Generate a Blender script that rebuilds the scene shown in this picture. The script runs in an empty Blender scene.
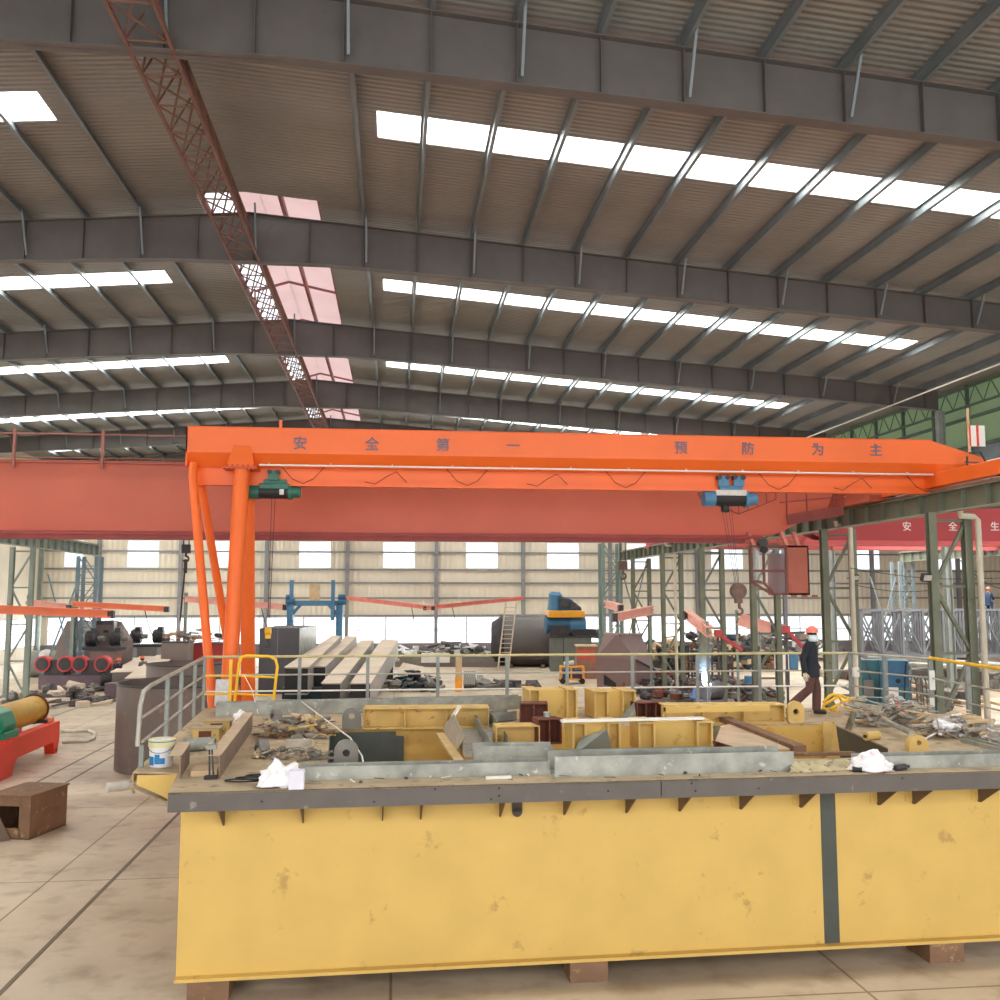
import bpy, math, random
from mathutils import Vector, Matrix, noise
random.seed(7)
R = math.radians
SC = bpy.context.scene
COL = SC.collection

# ------------------------------------------------------------------ camera
F_PX = 950.0
PITCH = math.atan(0.1)
YAW = math.atan(105 / F_PX * math.cos(PITCH))
EYE = Vector((0, 0, 5))
cam_d = bpy.data.cameras.new('camera')
cam_d.sensor_width = 36
cam_d.lens = 36 * F_PX / 1000
cam_d.clip_end = 400
cam = bpy.data.objects.new('camera', cam_d)
COL.objects.link(cam)
cam.location = EYE
cam.rotation_euler = (math.pi / 2 + PITCH, 0, -YAW)
SC.camera = cam
FW = Vector((math.sin(YAW) * math.cos(PITCH), math.cos(YAW) * math.cos(PITCH), math.sin(PITCH)))
RT = Vector((math.cos(YAW), -math.sin(YAW), 0))
UP = RT.cross(FW)

# ------------------------------------------------------------------ light
SC.view_settings.view_transform = 'Standard'
SC.view_settings.look = 'None'
SC.view_settings.exposure = 0.15
SC.view_settings.gamma = 1
SC.view_settings.use_curve_mapping = False
w = bpy.data.worlds.new('daylight_sky')
SC.world = w
w.use_nodes = True
w.node_tree.nodes['Background'].inputs[0].default_value = (0.93, 0.96, 1.0, 1)
w.node_tree.nodes['Background'].inputs[1].default_value = 1.6
SKY_Y = [11.0, 24.1, 37.15, 50.2, 62.6, 74.5]
RIDGE_X, EAVE_R, EAVE_L, SLOPE = -4.85, 26.4, -28.0, 0.083
def rooftop(x): return 17.4 - SLOPE * abs(x - RIDGE_X)
def area(name, loc, rot, sx, sy, power, col=(1, 0.98, 0.95)):
    d = bpy.data.lights.new(name, 'AREA')
    d.shape = 'RECTANGLE'; d.size = sx; d.size_y = sy; d.energy = power; d.color = col
    o = bpy.data.objects.new(name, d); COL.objects.link(o)
    o.location = loc; o.rotation_euler = rot
    return o
SKY_R = (-0.6, 21.5); SKY_L = (-26.0, -8.9)
for yy in SKY_Y:
    for (a, b), sg in ((SKY_R, 1), (SKY_L, -1)):
        m = (a + b) / 2
        area('skylight_daylight', (m, yy, rooftop(m) + 0.50), (0, sg * math.atan(SLOPE), 0), b - a, 1.3, 1500)
area('back_window_daylight', (0, 80.9, 2.1), (R(-90), 0, 0), 54, 2.2, 3500, (1, 1, 1))
area('left_window_daylight', (-28.6, 55, 2.1), (0, R(-90), 0), 2.2, 46, 1500, (1, 1, 1))
area('right_bay_fill_light', (30, 45, 11.2), (0, 0, 0), 8, 50, 9000, (1, 1, 1))  # lamp added under the closed bay roof to brighten the right bay
area('front_fill_light', (2, -9, 7.5), (R(82), 0, 0), 44, 13, 2600, (1, 0.97, 0.93))  # area lamp added behind the camera for soft frontal fill

# ------------------------------------------------------------------ pixel rays -> places
def ray(u, v): return FW + RT * ((u - 500) / F_PX) - UP * ((v - 500) / F_PX)
def PY(u, v, Y):
    q = ray(u, v); return EYE + q * (Y / q.y)
def PZ(u, v, z=0.0):
    q = ray(u, v); return EYE + q * ((z - EYE.z) / q.z)
def PH(u, v, base):           # height reached at pixel v above a floor point 'base' (same Y)
    return PY(u, v, base.y).z

# ------------------------------------------------------------------ materials
def lin(c): return tuple((x / 255 / 12.92 if x / 255 <= 0.04045 else ((x / 255 + 0.055) / 1.055) ** 2.4) for x in c) + (1,)
MATS = {}
def M(key, rgb=None, rough=0.6, metal=0.0, var=0.12, scale=2.5, second=None, amount=0.0, bump=0.0, emit=0.0, dust=0.0):
    """procedural paint or steel: mottled colour, patches of a second colour (rust, wear), light relief"""
    if key in MATS: return MATS[key]
    m = bpy.data.materials.new(key); m.use_nodes = True
    nt = m.node_tree; N = nt.nodes; L = nt.links
    b = N['Principled BSDF']
    tc = N.new('ShaderNodeTexCoord')
    n1 = N.new('ShaderNodeTexNoise'); n1.inputs['Scale'].default_value = scale; n1.inputs['Detail'].default_value = 6
    L.new(tc.outputs['Object'], n1.inputs['Vector'])
    c = lin(rgb)
    r1 = N.new('ShaderNodeValToRGB'); L.new(n1.outputs['Fac'], r1.inputs[0])
    r1.color_ramp.elements[0].position = 0.3; r1.color_ramp.elements[1].position = 0.7
    r1.color_ramp.elements[0].color = tuple(x * (1 - var) for x in c[:3]) + (1,)
    r1.color_ramp.elements[1].color = tuple(min(1, x * (1 + var)) for x in c[:3]) + (1,)
    out = r1.outputs[0]
    if second:
        n2 = N.new('ShaderNodeTexNoise'); n2.inputs['Scale'].default_value = scale * 1.7; n2.inputs['Detail'].default_value = 9
        n2.inputs['Roughness'].default_value = 0.65
        L.new(tc.outputs['Object'], n2.inputs['Vector'])
        r2 = N.new('ShaderNodeValToRGB'); L.new(n2.outputs['Fac'], r2.inputs[0])
        p = 0.72 - amount * 0.4
        r2.color_ramp.elements[0].position = p; r2.color_ramp.elements[1].position = min(1, p + 0.07)
        mx = N.new('ShaderNodeMix'); mx.data_type = 'RGBA'
        L.new(r2.outputs[0], mx.inputs[0]); L.new(out, mx.inputs[6]); mx.inputs[7].default_value = lin(second)
        out = mx.outputs[2]
    L.new(out, b.inputs['Base Color'])
    b.inputs['Roughness'].default_value = rough; b.inputs['Metallic'].default_value = metal
    if bump:
        bp = N.new('ShaderNodeBump'); bp.inputs['Strength'].default_value = bump; bp.inputs['Distance'].default_value = 0.02
        L.new(n1.outputs['Fac'], bp.inputs['Height']); L.new(bp.outputs[0], b.inputs['Normal'])
    if emit:
        b.inputs['Emission Color'].default_value = c; b.inputs['Emission Strength'].default_value = emit
    MATS[key] = m
    return m
def ribbed(key, rgb, axis, pitch, var=0.14, rough=0.6, depth=0.03, translucent=0.0, streak=None):
    """profiled sheet: ribs every 'pitch' metres counted along axis"""
    if key in MATS: return MATS[key]
    m = bpy.data.materials.new(key); m.use_nodes = True
    nt = m.node_tree; N = nt.nodes; L = nt.links; b = N['Principled BSDF']
    tc = N.new('ShaderNodeTexCoord')
    wv = N.new('ShaderNodeTexWave'); wv.bands_direction = axis; wv.inputs['Scale'].default_value = 0.314 / pitch
    L.new(tc.outputs['Object'], wv.inputs['Vector'])
    n1 = N.new('ShaderNodeTexNoise'); n1.inputs['Scale'].default_value = 0.35; n1.inputs['Detail'].default_value = 7
    L.new(tc.outputs['Object'], n1.inputs['Vector'])
    r1 = N.new('ShaderNodeValToRGB'); L.new(n1.outputs['Fac'], r1.inputs[0]); c = lin(rgb)
    r1.color_ramp.elements[0].position = 0.3; r1.color_ramp.elements[1].position = 0.7
    r1.color_ramp.elements[0].color = tuple(x * (1 - var) for x in c[:3]) + (1,)
    r1.color_ramp.elements[1].color = tuple(min(1, x * (1 + var)) for x in c[:3]) + (1,)
    L.new(r1.outputs[0], b.inputs['Base Color'])
    b.inputs['Roughness'].default_value = rough
    bp = N.new('ShaderNodeBump'); bp.inputs['Strength'].default_value = 0.7; bp.inputs['Distance'].default_value = depth
    L.new(wv.outputs['Fac'], bp.inputs['Height']); L.new(bp.outputs[0], b.inputs['Normal'])
    if translucent:
        t = N.new('ShaderNodeBsdfTranslucent'); t.inputs[0].default_value = c
        mx = N.new('ShaderNodeMixShader'); mx.inputs[0].default_value = translucent
        L.new(b.outputs[0], mx.inputs[1]); L.new(t.outputs[0], mx.inputs[2])
        L.new(mx.outputs[0], N['Material Output'].inputs[0])
    MATS[key] = m
    return m
def clear_sheet(key, tint, clear):
    if key in MATS: return MATS[key]
    m = bpy.data.materials.new(key); m.use_nodes = True
    nt = m.node_tree; N = nt.nodes; L = nt.links
    N.remove(N['Principled BSDF'])
    t = N.new('ShaderNodeBsdfTransparent'); t.inputs[0].default_value = tint + (1,)
    d = N.new('ShaderNodeBsdfTranslucent'); d.inputs[0].default_value = tint + (1,)
    g = N.new('ShaderNodeBsdfGlossy'); g.inputs['Roughness'].default_value = 0.1
    m1 = N.new('ShaderNodeMixShader'); m1.inputs[0].default_value = 1 - clear
    L.new(t.outputs[0], m1.inputs[1]); L.new(d.outputs[0], m1.inputs[2])
    m2 = N.new('ShaderNodeMixShader'); m2.inputs[0].default_value = 0.04
    L.new(m1.outputs[0], m2.inputs[1]); L.new(g.outputs[0], m2.inputs[2])
    L.new(m2.outputs[0], N['Material Output'].inputs[0])
    MATS[key] = m
    return m

roof_m = ribbed('roof_sheet', (134, 132, 127), 'Y', 0.20, depth=0.04)
wall_m = ribbed('wall_sheet', (226, 216, 196), 'X', 0.45, depth=0.05, var=0.08)
wally_m = ribbed('side_wall_sheet', (226, 216, 196), 'Y', 0.45, depth=0.05, var=0.08)
green_m = ribbed('green_sheet', (176, 194, 164), 'Y', 0.6, depth=0.03, translucent=0.6)
bluegrey_m = ribbed('bluegrey_sheet', (120, 132, 138), 'Y', 0.6, depth=0.03)
pink_m = ribbed('monitor_sheet', (244, 224, 222), 'Y', 0.3, depth=0.03, translucent=0.7, var=0.3)
sky_m = clear_sheet('skylight_sheet', (0.97, 0.98, 0.97), 0.75)
glass_m = clear_sheet('window_glass', (0.97, 0.99, 1.0), 0.9)
beam_m = M('roof_beam_paint', (98, 93, 90), 0.6, var=0.12, scale=1.2, second=(92, 84, 78), amount=0.25)
purlin_m = M('purlin_zinc', (120, 128, 132), 0.5, 0.2, var=0.15, scale=1)
truss_m = M('truss_primer', (120, 84, 72), 0.7, var=0.15)
post_m = M('wall_post_paint', (140, 140, 144), 0.6)
green_steel = M('grey_green_steel', (116, 120, 102), 0.6, var=0.15, scale=1.5, second=(96, 84, 66), amount=0.22)
green_pale = M('pale_green_steel', (140, 150, 140), 0.6, var=0.12, scale=1.5)
pipe_m = M('cream_pipe', (205, 196, 176), 0.5, var=0.1)
orange = M('orange_paint', (240, 108, 38), 0.42, var=0.05, scale=0.8, bump=0.05)
redpaint = M('red_primer_paint', (190, 94, 70), 0.5, var=0.07, scale=0.5, second=(178, 88, 76), amount=0.3)
redfar = M('faded_red_paint', (205, 92, 92), 0.6, var=0.06, scale=0.5)
cabred = M('cab_red_paint', (170, 92, 72), 0.55, var=0.1)
jib_o = M('jib_orange_paint', (240, 134, 92), 0.5, var=0.06)
jib_p = M('jib_pink_paint', (240, 178, 162), 0.6, var=0.08)
white_p = M('white_paint', (235, 232, 225), 0.5, var=0.04)
letter_m = M('letter_blue_grey', (110, 108, 128), 0.6, var=0.08)
letter_w = M('letter_white', (240, 225, 220), 0.6, var=0.04)
black = M('black_rubber', (32, 32, 34), 0.6, var=0.2)
darksteel = M('dark_steel', (70, 68, 70), 0.55, 0.3, var=0.2)
teal = M('teal_green_paint', (42, 104, 88), 0.45, var=0.12, scale=6)
blue_p = M('machine_blue_paint', (74, 126, 162), 0.45, var=0.1, scale=5)
blue_d = M('deep_blue_paint', (48, 100, 136), 0.5, var=0.15, scale=4)
silver = M('dusty_silver_paint', (200, 196, 188), 0.5, 0.2, var=0.1, scale=6)
deck_m = M('dusty_deck_plate', (176, 156, 126), 0.8, var=0.14, scale=2.2, second=(132, 116, 96), amount=0.4, bump=0.4)
yellow = M('yellow_paint', (214, 178, 96), 0.55, var=0.06, scale=1.6, second=(188, 150, 84), amount=0.28, bump=0.15)
yellow_b = M('bright_yellow_paint', (244, 190, 32), 0.45, var=0.06, scale=3)
yellow_w = M('worn_yellow_paint', (214, 180, 108), 0.65, var=0.12, scale=3, second=(150, 122, 76), amount=0.35, bump=0.2)
edge_m = M('grey_primer_plate', (100, 94, 88), 0.6, 0.1, var=0.10, scale=3, second=(150, 142, 130), amount=0.22)
galv = M('galvanised_steel', (156, 157, 148), 0.45, 0.3, var=0.3, scale=3.5, second=(206, 204, 194), amount=0.3, bump=0.15)
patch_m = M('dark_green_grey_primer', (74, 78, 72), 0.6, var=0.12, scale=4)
lug_m = M('grey_lug_steel', (128, 124, 116), 0.6, 0.2, var=0.12, scale=5)
rust = M('rust_brown_steel', (112, 62, 48), 0.75, var=0.2, scale=5, second=(140, 92, 70), amount=0.3)
rustbox = M('weathered_brown_steel', (128, 96, 72), 0.75, var=0.16, scale=3, second=(164, 136, 106), amount=0.35, bump=0.2)
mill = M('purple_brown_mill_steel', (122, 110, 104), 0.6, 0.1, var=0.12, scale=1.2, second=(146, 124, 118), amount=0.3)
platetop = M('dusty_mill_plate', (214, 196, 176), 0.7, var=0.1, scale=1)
rail_m = M('worn_grey_rail', (176, 172, 160), 0.5, 0.2, var=0.15, scale=5, second=(206, 196, 150), amount=0.25)
postg = M('grey_rail_post', (140, 144, 140), 0.55, 0.2, var=0.14, scale=5)
plastic_w = M('white_plastic', (236, 236, 240), 0.5, var=0.06, scale=9)
wood = M('pale_wood', (206, 180, 142), 0.8, var=0.12, scale=5)
junk = M('dusty_scrap', (170, 160, 144), 0.8, var=0.25, scale=6, second=(96, 86, 76), amount=0.35)
tealcab = M('teal_cabinet_paint', (62, 116, 128), 0.5, var=0.12)
red_b = M('bright_red_paint', (226, 58, 34), 0.45, var=0.06)
paper = M('white_paper', (232, 232, 228), 0.8, var=0.03)

# ------------------------------------------------------------------ mesh builder
INV = {}
class MB:
    def __init__(s): s.v = []; s.f = []; s.mi = []; s.mats = []; s.cur = 0
    def mat(s, m):
        if m not in s.mats: s.mats.append(m)
        s.cur = s.mats.index(m); return s
    def add(s, vs, fs):
        k = len(s.v); s.v += [Vector(p) for p in vs]
        for f in fs: s.f.append([i + k for i in f]); s.mi.append(s.cur)
        return s
    def box(s, x0, y0, z0, x1, y1, z1, rot=None, piv=None):
        vs = [Vector((x, y, z)) for z in (z0, z1) for y in (y0, y1) for x in (x0, x1)]
        if rot is not None:
            c = Vector(piv) if piv else Vector(((x0 + x1) / 2, (y0 + y1) / 2, (z0 + z1) / 2))
            q = rot if not isinstance(rot, (int, float)) else Matrix.Rotation(rot, 3, 'Z')
            vs = [c + q @ (p - c) for p in vs]
        return s.add(vs, [(0, 2, 3, 1), (4, 5, 7, 6), (0, 1, 5, 4), (2, 6, 7, 3), (0, 4, 6, 2), (1, 3, 7, 5)])
    def hexa(s, p):       # 8 corners: bottom 4 ccw, top 4 ccw
        return s.add(p, [(3, 2, 1, 0), (4, 5, 6, 7), (0, 1, 5, 4), (1, 2, 6, 5), (2, 3, 7, 6), (3, 0, 4, 7)])
    def bar(s, a, b, w, h, up=(0, 0, 1)):
        a = Vector(a); b = Vector(b); t = (b - a).normalized(); u = Vector(up)
        if abs(t.dot(u)) > 0.98: u = Vector((0, 1, 0))
        sd = t.cross(u).normalized() * (w / 2); uu = sd.cross(t).normalized() * (h / 2)
        return s.hexa([a - sd - uu, a + sd - uu, b + sd - uu, b - sd - uu, a - sd + uu, a + sd + uu, b + sd + uu, b - sd + uu])
    def cyl(s, a, b, r, r2=None, n=14, cap=True):
        a = Vector(a); b = Vector(b); r2 = r if r2 is None else r2
        t = (b - a).normalized(); u = Vector((0, 0, 1)) if abs(t.z) < 0.9 else Vector((1, 0, 0))
        x = t.cross(u).normalized(); y = t.cross(x)
        vs = [c + (x * math.cos(k * 2 * math.pi / n) + y * math.sin(k * 2 * math.pi / n)) * q for c, q in ((a, r), (b, r2)) for k in range(n)]
        fs = [(k, (k + 1) % n, n + (k + 1) % n, n + k) for k in range(n)]
        if cap: fs += [tuple(range(n))[::-1], tuple(range(n, 2 * n))]
        return s.add(vs, fs)
    def tube(s, pts, r, n=8, closed=False, cap=True):
        P = [Vector(p) for p in pts]; m = len(P); rings = []; prev = None
        for i in range(m):
            if closed: t = (P[(i + 1) % m] - P[i - 1]).normalized()
            else: t = (P[min(i + 1, m - 1)] - P[max(i - 1, 0)]).normalized()
            if prev is None:
                u = Vector((0, 0, 1)) if abs(t.z) < 0.9 else Vector((1, 0, 0)); x = t.cross(u).normalized()
            else: x = (prev - t * prev.dot(t)).normalized()
            prev = x; y = t.cross(x); rr = r[i] if isinstance(r, (list, tuple)) else r
            rings.append([P[i] + (x * math.cos(k * 2 * math.pi / n) + y * math.sin(k * 2 * math.pi / n)) * rr for k in range(n)])
        vs = [p for q in rings for p in q]; fs = []
        for i in range(m if closed else m - 1):
            j = (i + 1) % m
            for k in range(n): fs.append((i * n + k, i * n + (k + 1) % n, j * n + (k + 1) % n, j * n + k))
        if not closed and cap: fs += [tuple(range(n))[::-1], tuple(range((m - 1) * n, m * n))]
        return s.add(vs, fs)
    def prism(s, poly, ext):           # planar polygon (3D points) extruded by a vector
        e = Vector(ext); n = len(poly); vs = [Vector(p) for p in poly]; vs += [p + e for p in vs]
        fs = [tuple(range(n))[::-1], tuple(range(n, 2 * n))] + [(k, (k + 1) % n, n + (k + 1) % n, n + k) for k in range(n)]
        return s.add(vs, fs)
    def plate_hole(s, cx, cz, r_in, outline, y0, y1):   # plate in the xz plane with a round hole; outline(angle)->(x,z)
        n = 28; vs = []
        for y in (y0, y1):
            for k in range(n):
                a = 2 * math.pi * k / n; x, z = outline(a); vs.append((x, y, z))
            for k in range(n):
                a = 2 * math.pi * k / n; vs.append((cx + r_in * math.cos(a), y, cz + r_in * math.sin(a)))
        fs = []
        for k in range(n):
            j = (k + 1) % n
            fs += [(k, j, n + j, n + k), (2 * n + k, 3 * n + k, 3 * n + j, 2 * n + j), (k, 2 * n + k, 2 * n + j, j), (n + k, n + j, 3 * n + j, 3 * n + k)]
        return s.add(vs, fs)
    def channel(s, a, b, w, h, t=0.012, up=(0, 0, 1), open_up=False):   # U section, open to one side
        a = Vector(a); b = Vector(b); d = (b - a).normalized(); u = Vector(up); sd = d.cross(u).normalized(); uu = sd.cross(d)
        if open_up:
            s.bar(a, b, w, t, up); s.bar(a + sd * (w / 2) + uu * (h / 2), b + sd * (w / 2) + uu * (h / 2), t, h, up)
            return s.bar(a - sd * (w / 2) + uu * (h / 2), b - sd * (w / 2) + uu * (h / 2), t, h, up)
        s.bar(a, b, t, h, up)
        s.bar(a + uu * (h / 2) - sd * (w / 2), b + uu * (h / 2) - sd * (w / 2), w, t, up)
        return s.bar(a - uu * (h / 2) - sd * (w / 2), b - uu * (h / 2) - sd * (w / 2), w, t, up)
    def ibeam(s, a, b, w, h, t=0.02, up=(0, 0, 1)):
        a = Vector(a); b = Vector(b); d = (b - a).normalized(); u = Vector(up)
        if abs(d.dot(u)) > 0.98: u = Vector((0, 1, 0))
        sd = d.cross(u).normalized(); uu = sd.cross(d) * (h / 2 - t / 2)
        s.bar(a, b, t, h - 2 * t, tuple(u)); s.bar(a + uu, b + uu, w, t, tuple(u)); return s.bar(a - uu, b - uu, w, t, tuple(u))
    def blob(s, c, rx, ry, rz, n=12, m=8, rough=0.0, seed=0, flat=False):
        vs = []; fs = []
        for i in range(m + 1):
            th = math.pi * i / m
            for k in range(n):
                ph = 2 * math.pi * k / n; p = Vector((math.sin(th) * math.cos(ph), math.sin(th) * math.sin(ph), math.cos(th)))
                q = 1 + rough * noise.noise(p * 2.2 + Vector((seed, seed * 1.7, 0)))
                z = p.z * rz * q
                if flat and z < 0: z *= 0.15
                vs.append((c[0] + p.x * rx * q, c[1] + p.y * ry * q, c[2] + z))
        for i in range(m):
            for k in range(n): fs.append((i * n + k, (i + 1) * n + k, (i + 1) * n + (k + 1) % n, i * n + (k + 1) % n))
        return s.add(vs, fs)
    def build(s, name, m=None, parent=None, world=False, smooth=False, bevel=0.0):
        me = bpy.data.meshes.new(name)
        vs = s.v
        if world and parent is not None: iv = INV[parent.name]; vs = [iv @ p for p in vs]
        me.from_pydata([tuple(p) for p in vs], [], s.f)
        if m is not None: me.materials.append(m)
        else:
            for q in s.mats: me.materials.append(q)
            me.polygons.foreach_set('material_index', s.mi)
        if smooth:
            me.polygons.foreach_set('use_smooth', [True] * len(me.polygons))
        me.update()
        o = bpy.data.objects.new(name, me); COL.objects.link(o)
        if parent is not None: o.parent = parent; reg(o, INV[parent.name].inverted()) 
        else: reg(o, Matrix())
        if smooth:
            md = o.modifiers.new('crease', 'EDGE_SPLIT'); md.split_angle = R(40)
        if bevel:
            md = o.modifiers.new('bevel', 'BEVEL'); md.width = bevel; md.segments = 2; md.limit_method = 'ANGLE'
        return o
def reg(o, mw): INV[o.name] = mw.inverted()
def tag(o, label=None, cat=None, group=None, kind=None):
    if label: o['label'] = label
    if cat: o['category'] = cat
    if group: o['group'] = group
    if kind: o['kind'] = kind
    return o
def thing(name, label, cat, loc=(0, 0, 0), rz=0.0, group=None):
    o = bpy.data.objects.new(name, None); COL.objects.link(o); o.empty_display_size = 0.2
    o.location = loc; o.rotation_euler = (0, 0, rz)
    reg(o, Matrix.Translation(Vector(loc)) @ Matrix.Rotation(rz, 4, 'Z'))
    return tag(o, label, cat, group)
def struct(mb, name, m=None):
    return tag(mb.build(name, m), kind='structure')
def copy_tree(o, loc=None, rz=None, label=None, parent=None):
    c = o.copy(); COL.objects.link(c); c.parent = parent
    if loc is not None: c.location = loc
    if rz is not None: c.rotation_euler = (0, 0, rz)
    if label: c['label'] = label
    if parent is None: reg(c, Matrix.Translation(c.location) @ Matrix.Rotation(c.rotation_euler.z, 4, 'Z'))
    else: INV[c.name] = INV[o.name]
    for ch in o.children: copy_tree(ch, parent=c)
    return c
def base(name, label, cat, u1, v1, u2, v2, z=0.0, group=None):
    """a thing whose front edge stands on height z between two sight points; local x runs along that edge, y away"""
    a = PZ(u1, v1, z); b = PZ(u2, v2, z); d = b - a
    t = thing(name, label, cat, a, math.atan2(d.y, d.x), group)
    return t, d.length, F_PX / a.y

# =================================================================== the hall
g = MB(); g.box(-28.2, -9, -0.3, 55, 81, 0)
def floor_mat():
    m = bpy.data.materials.new('concrete_floor'); m.use_nodes = True
    nt = m.node_tree; N = nt.nodes; L = nt.links; b = N['Principled BSDF']; tc = N.new('ShaderNodeTexCoord')
    n1 = N.new('ShaderNodeTexNoise'); n1.inputs['Scale'].default_value = 0.22; n1.inputs['Detail'].default_value = 9; n1.inputs['Roughness'].default_value = 0.62
    n2 = N.new('ShaderNodeTexNoise'); n2.inputs['Scale'].default_value = 1.8; n2.inputs['Detail'].default_value = 8
    L.new(tc.outputs['Object'], n1.inputs[0]); L.new(tc.outputs['Object'], n2.inputs[0])
    r = N.new('ShaderNodeValToRGB'); L.new(n1.outputs['Fac'], r.inputs[0]); e = r.color_ramp.elements
    e[0].position = 0.33; e[0].color = lin((176, 157, 135)); e[1].position = 0.62; e[1].color = lin((212, 195, 170))
    r2 = N.new('ShaderNodeValToRGB'); L.new(n2.outputs['Fac'], r2.inputs[0]); e = r2.color_ramp.elements
    e[0].position = 0.3; e[0].color = (0.72, 0.68, 0.64, 1); e[1].position = 0.5; e[1].color = (1, 1, 1, 1)
    mx = N.new('ShaderNodeMix'); mx.data_type = 'RGBA'; mx.blend_type = 'MULTIPLY'; mx.inputs[0].default_value = 1
    L.new(r.outputs[0], mx.inputs[6]); L.new(r2.outputs[0], mx.inputs[7])
    br = N.new('ShaderNodeTexBrick'); br.inputs['Scale'].default_value = 1; br.offset = 0
    br.inputs['Brick Width'].default_value = 6; br.inputs['Row Height'].default_value = 6; br.inputs['Mortar Size'].default_value = 0.02
    br.inputs['Color1'].default_value = (1, 1, 1, 1); br.inputs['Color2'].default_value = (0.93, 0.93, 0.93, 1); br.inputs['Mortar'].default_value = (0.45, 0.4, 0.36, 1)
    L.new(tc.outputs['Object'], br.inputs[0])
    m2 = N.new('ShaderNodeMix'); m2.data_type = 'RGBA'; m2.blend_type = 'MULTIPLY'; m2.inputs[0].default_value = 1
    L.new(mx.outputs[2], m2.inputs[6]); L.new(br.outputs[0], m2.inputs[7]); L.new(m2.outputs[2], b.inputs['Base Color'])
    b.inputs['Roughness'].default_value = 0.55
    return m
struct(g, 'floor', floor_mat())

# roof sheets with openings for skylight strips and ridge monitor
TOP = 0.27
def strip(mb, x0, x1, y0, y1, t=0.03, dz=TOP):
    mb.hexa([(x0, y0, rooftop(x0) + dz), (x1, y0, rooftop(x1) + dz), (x1, y1, rooftop(x1) + dz), (x0, y1, rooftop(x0) + dz),
             (x0, y0, rooftop(x0) + dz + t), (x1, y0, rooftop(x1) + dz + t), (x1, y1, rooftop(x1) + dz + t), (x0, y1, rooftop(x0) + dz + t)])
roof = MB(); RV0, RV1 = -6.35, -2.55
ys = [-9.0]
for q in SKY_Y: ys += [q - 0.72, q + 0.72]
ys.append(81)
for i in range(len(ys) - 1):
    y0, y1 = ys[i], ys[i + 1]
    cuts = [(y0, y1)] if y1 <= 29.6 or y0 >= 29.6 else [(y0, 29.6), (29.6, y1)]
    for (a, b) in cuts:
        if i % 2 == 0:
            strip(roof, EAVE_L - 0.2, RV0, a, b); strip(roof, RV1, EAVE_R + 0.85, a, b)
        else:
            strip(roof, EAVE_L - 0.2, SKY_L[0], a, b); strip(roof, SKY_L[1], RV0, a, b)
            strip(roof, RV1, SKY_R[0], a, b); strip(roof, SKY_R[1], EAVE_R + 0.85, a, b)
        if b <= 29.6: strip(roof, RV0, RIDGE_X, a, b); strip(roof, RIDGE_X, RV1, a, b)
struct(roof, 'ceiling', roof_m)
n = 1
for q in SKY_Y:
    for a, b in (SKY_R, SKY_L):
        m = MB(); strip(m, a, b, q - 0.72, q + 0.72, t=0.015, dz=TOP + 0.01)
        struct(m, 'window_%d' % n, sky_m); n += 1
# raised ridge monitor over the open ridge
m = MB()
m.hexa([(RV0 + 0.55, 29.4, 18.68), (RIDGE_X, 29.4, 18.95), (RIDGE_X, 80.5, 18.95), (RV0 + 0.55, 80.5, 18.68), (RV0 + 0.55, 29.4, 18.71), (RIDGE_X, 29.4, 18.98), (RIDGE_X, 80.5, 18.98), (RV0 + 0.55, 80.5, 18.71)])
m.hexa([(RIDGE_X, 29.4, 18.95), (RV1 + 0.9, 29.4, 18.35), (RV1 + 0.9, 80.5, 18.35), (RIDGE_X, 80.5, 18.95), (RIDGE_X, 29.4, 18.98), (RV1 + 0.9, 29.4, 18.38), (RV1 + 0.9, 80.5, 18.38), (RIDGE_X, 80.5, 18.98)])
struct(m, 'ceiling_monitor', pink_m)
m = MB()
for x in (RV0 + 0.03, RV1 - 0.03, -3.8):
    m.bar((x, 29.6, 17.75), (x, 80.5, 17.75), 0.12, 0.22)
for k in range(9):
    y = 30.2 + k * 5.9
    for x in (RV0 + 0.03, RV1 - 0.03): m.bar((x, y, 17.6), (x, y, 18.5), 0.08, 0.08)
    m.bar((RV0, y, 18.42), (RIDGE_X, y, 18.9), 0.06, 0.1); m.bar((RV1, y, 18.42), (RIDGE_X, y, 18.9), 0.06, 0.1)
struct(m, 'trim_1', M('monitor_frame_red', (150, 92, 92), 0.6))

# roof beams (tapered rafters), one thing each, stiffeners as parts
def bot(x):
    d = abs(x - RIDGE_X)
    if d < 2.5: return 15.75
    if x > RIDGE_X: return 15.8 - (d - 2.5) * 0.067
    return 15.75 - (d - 2.5) * (0.05 if d < 15 else 0.06)
FRAMES = [-5.6, 6.5, 18.6, 30.7, 42.8, 54.9, 67.0, 79.1]
BNAME = ['above and behind the viewpoint', 'just ahead of the viewpoint, nearest of all', 'second from the viewpoint, crossing the top of the view',
         'crossing in front of the nearest window strip pair, largest in view', 'below the long white skylight row, second large one', 'third large one, above the orange gantry girder',
         'fourth, thin behind the orange gantry girder top', 'farthest, against the back wall']
PX0 = PY(523, 243, 30.7).x - 18 * 1.77
PXS = [PX0 + 1.77 * k for k in range(40)]
PXS = [x for x in PXS if EAVE_L + 0.5 < x < EAVE_R - 0.3]
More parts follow.
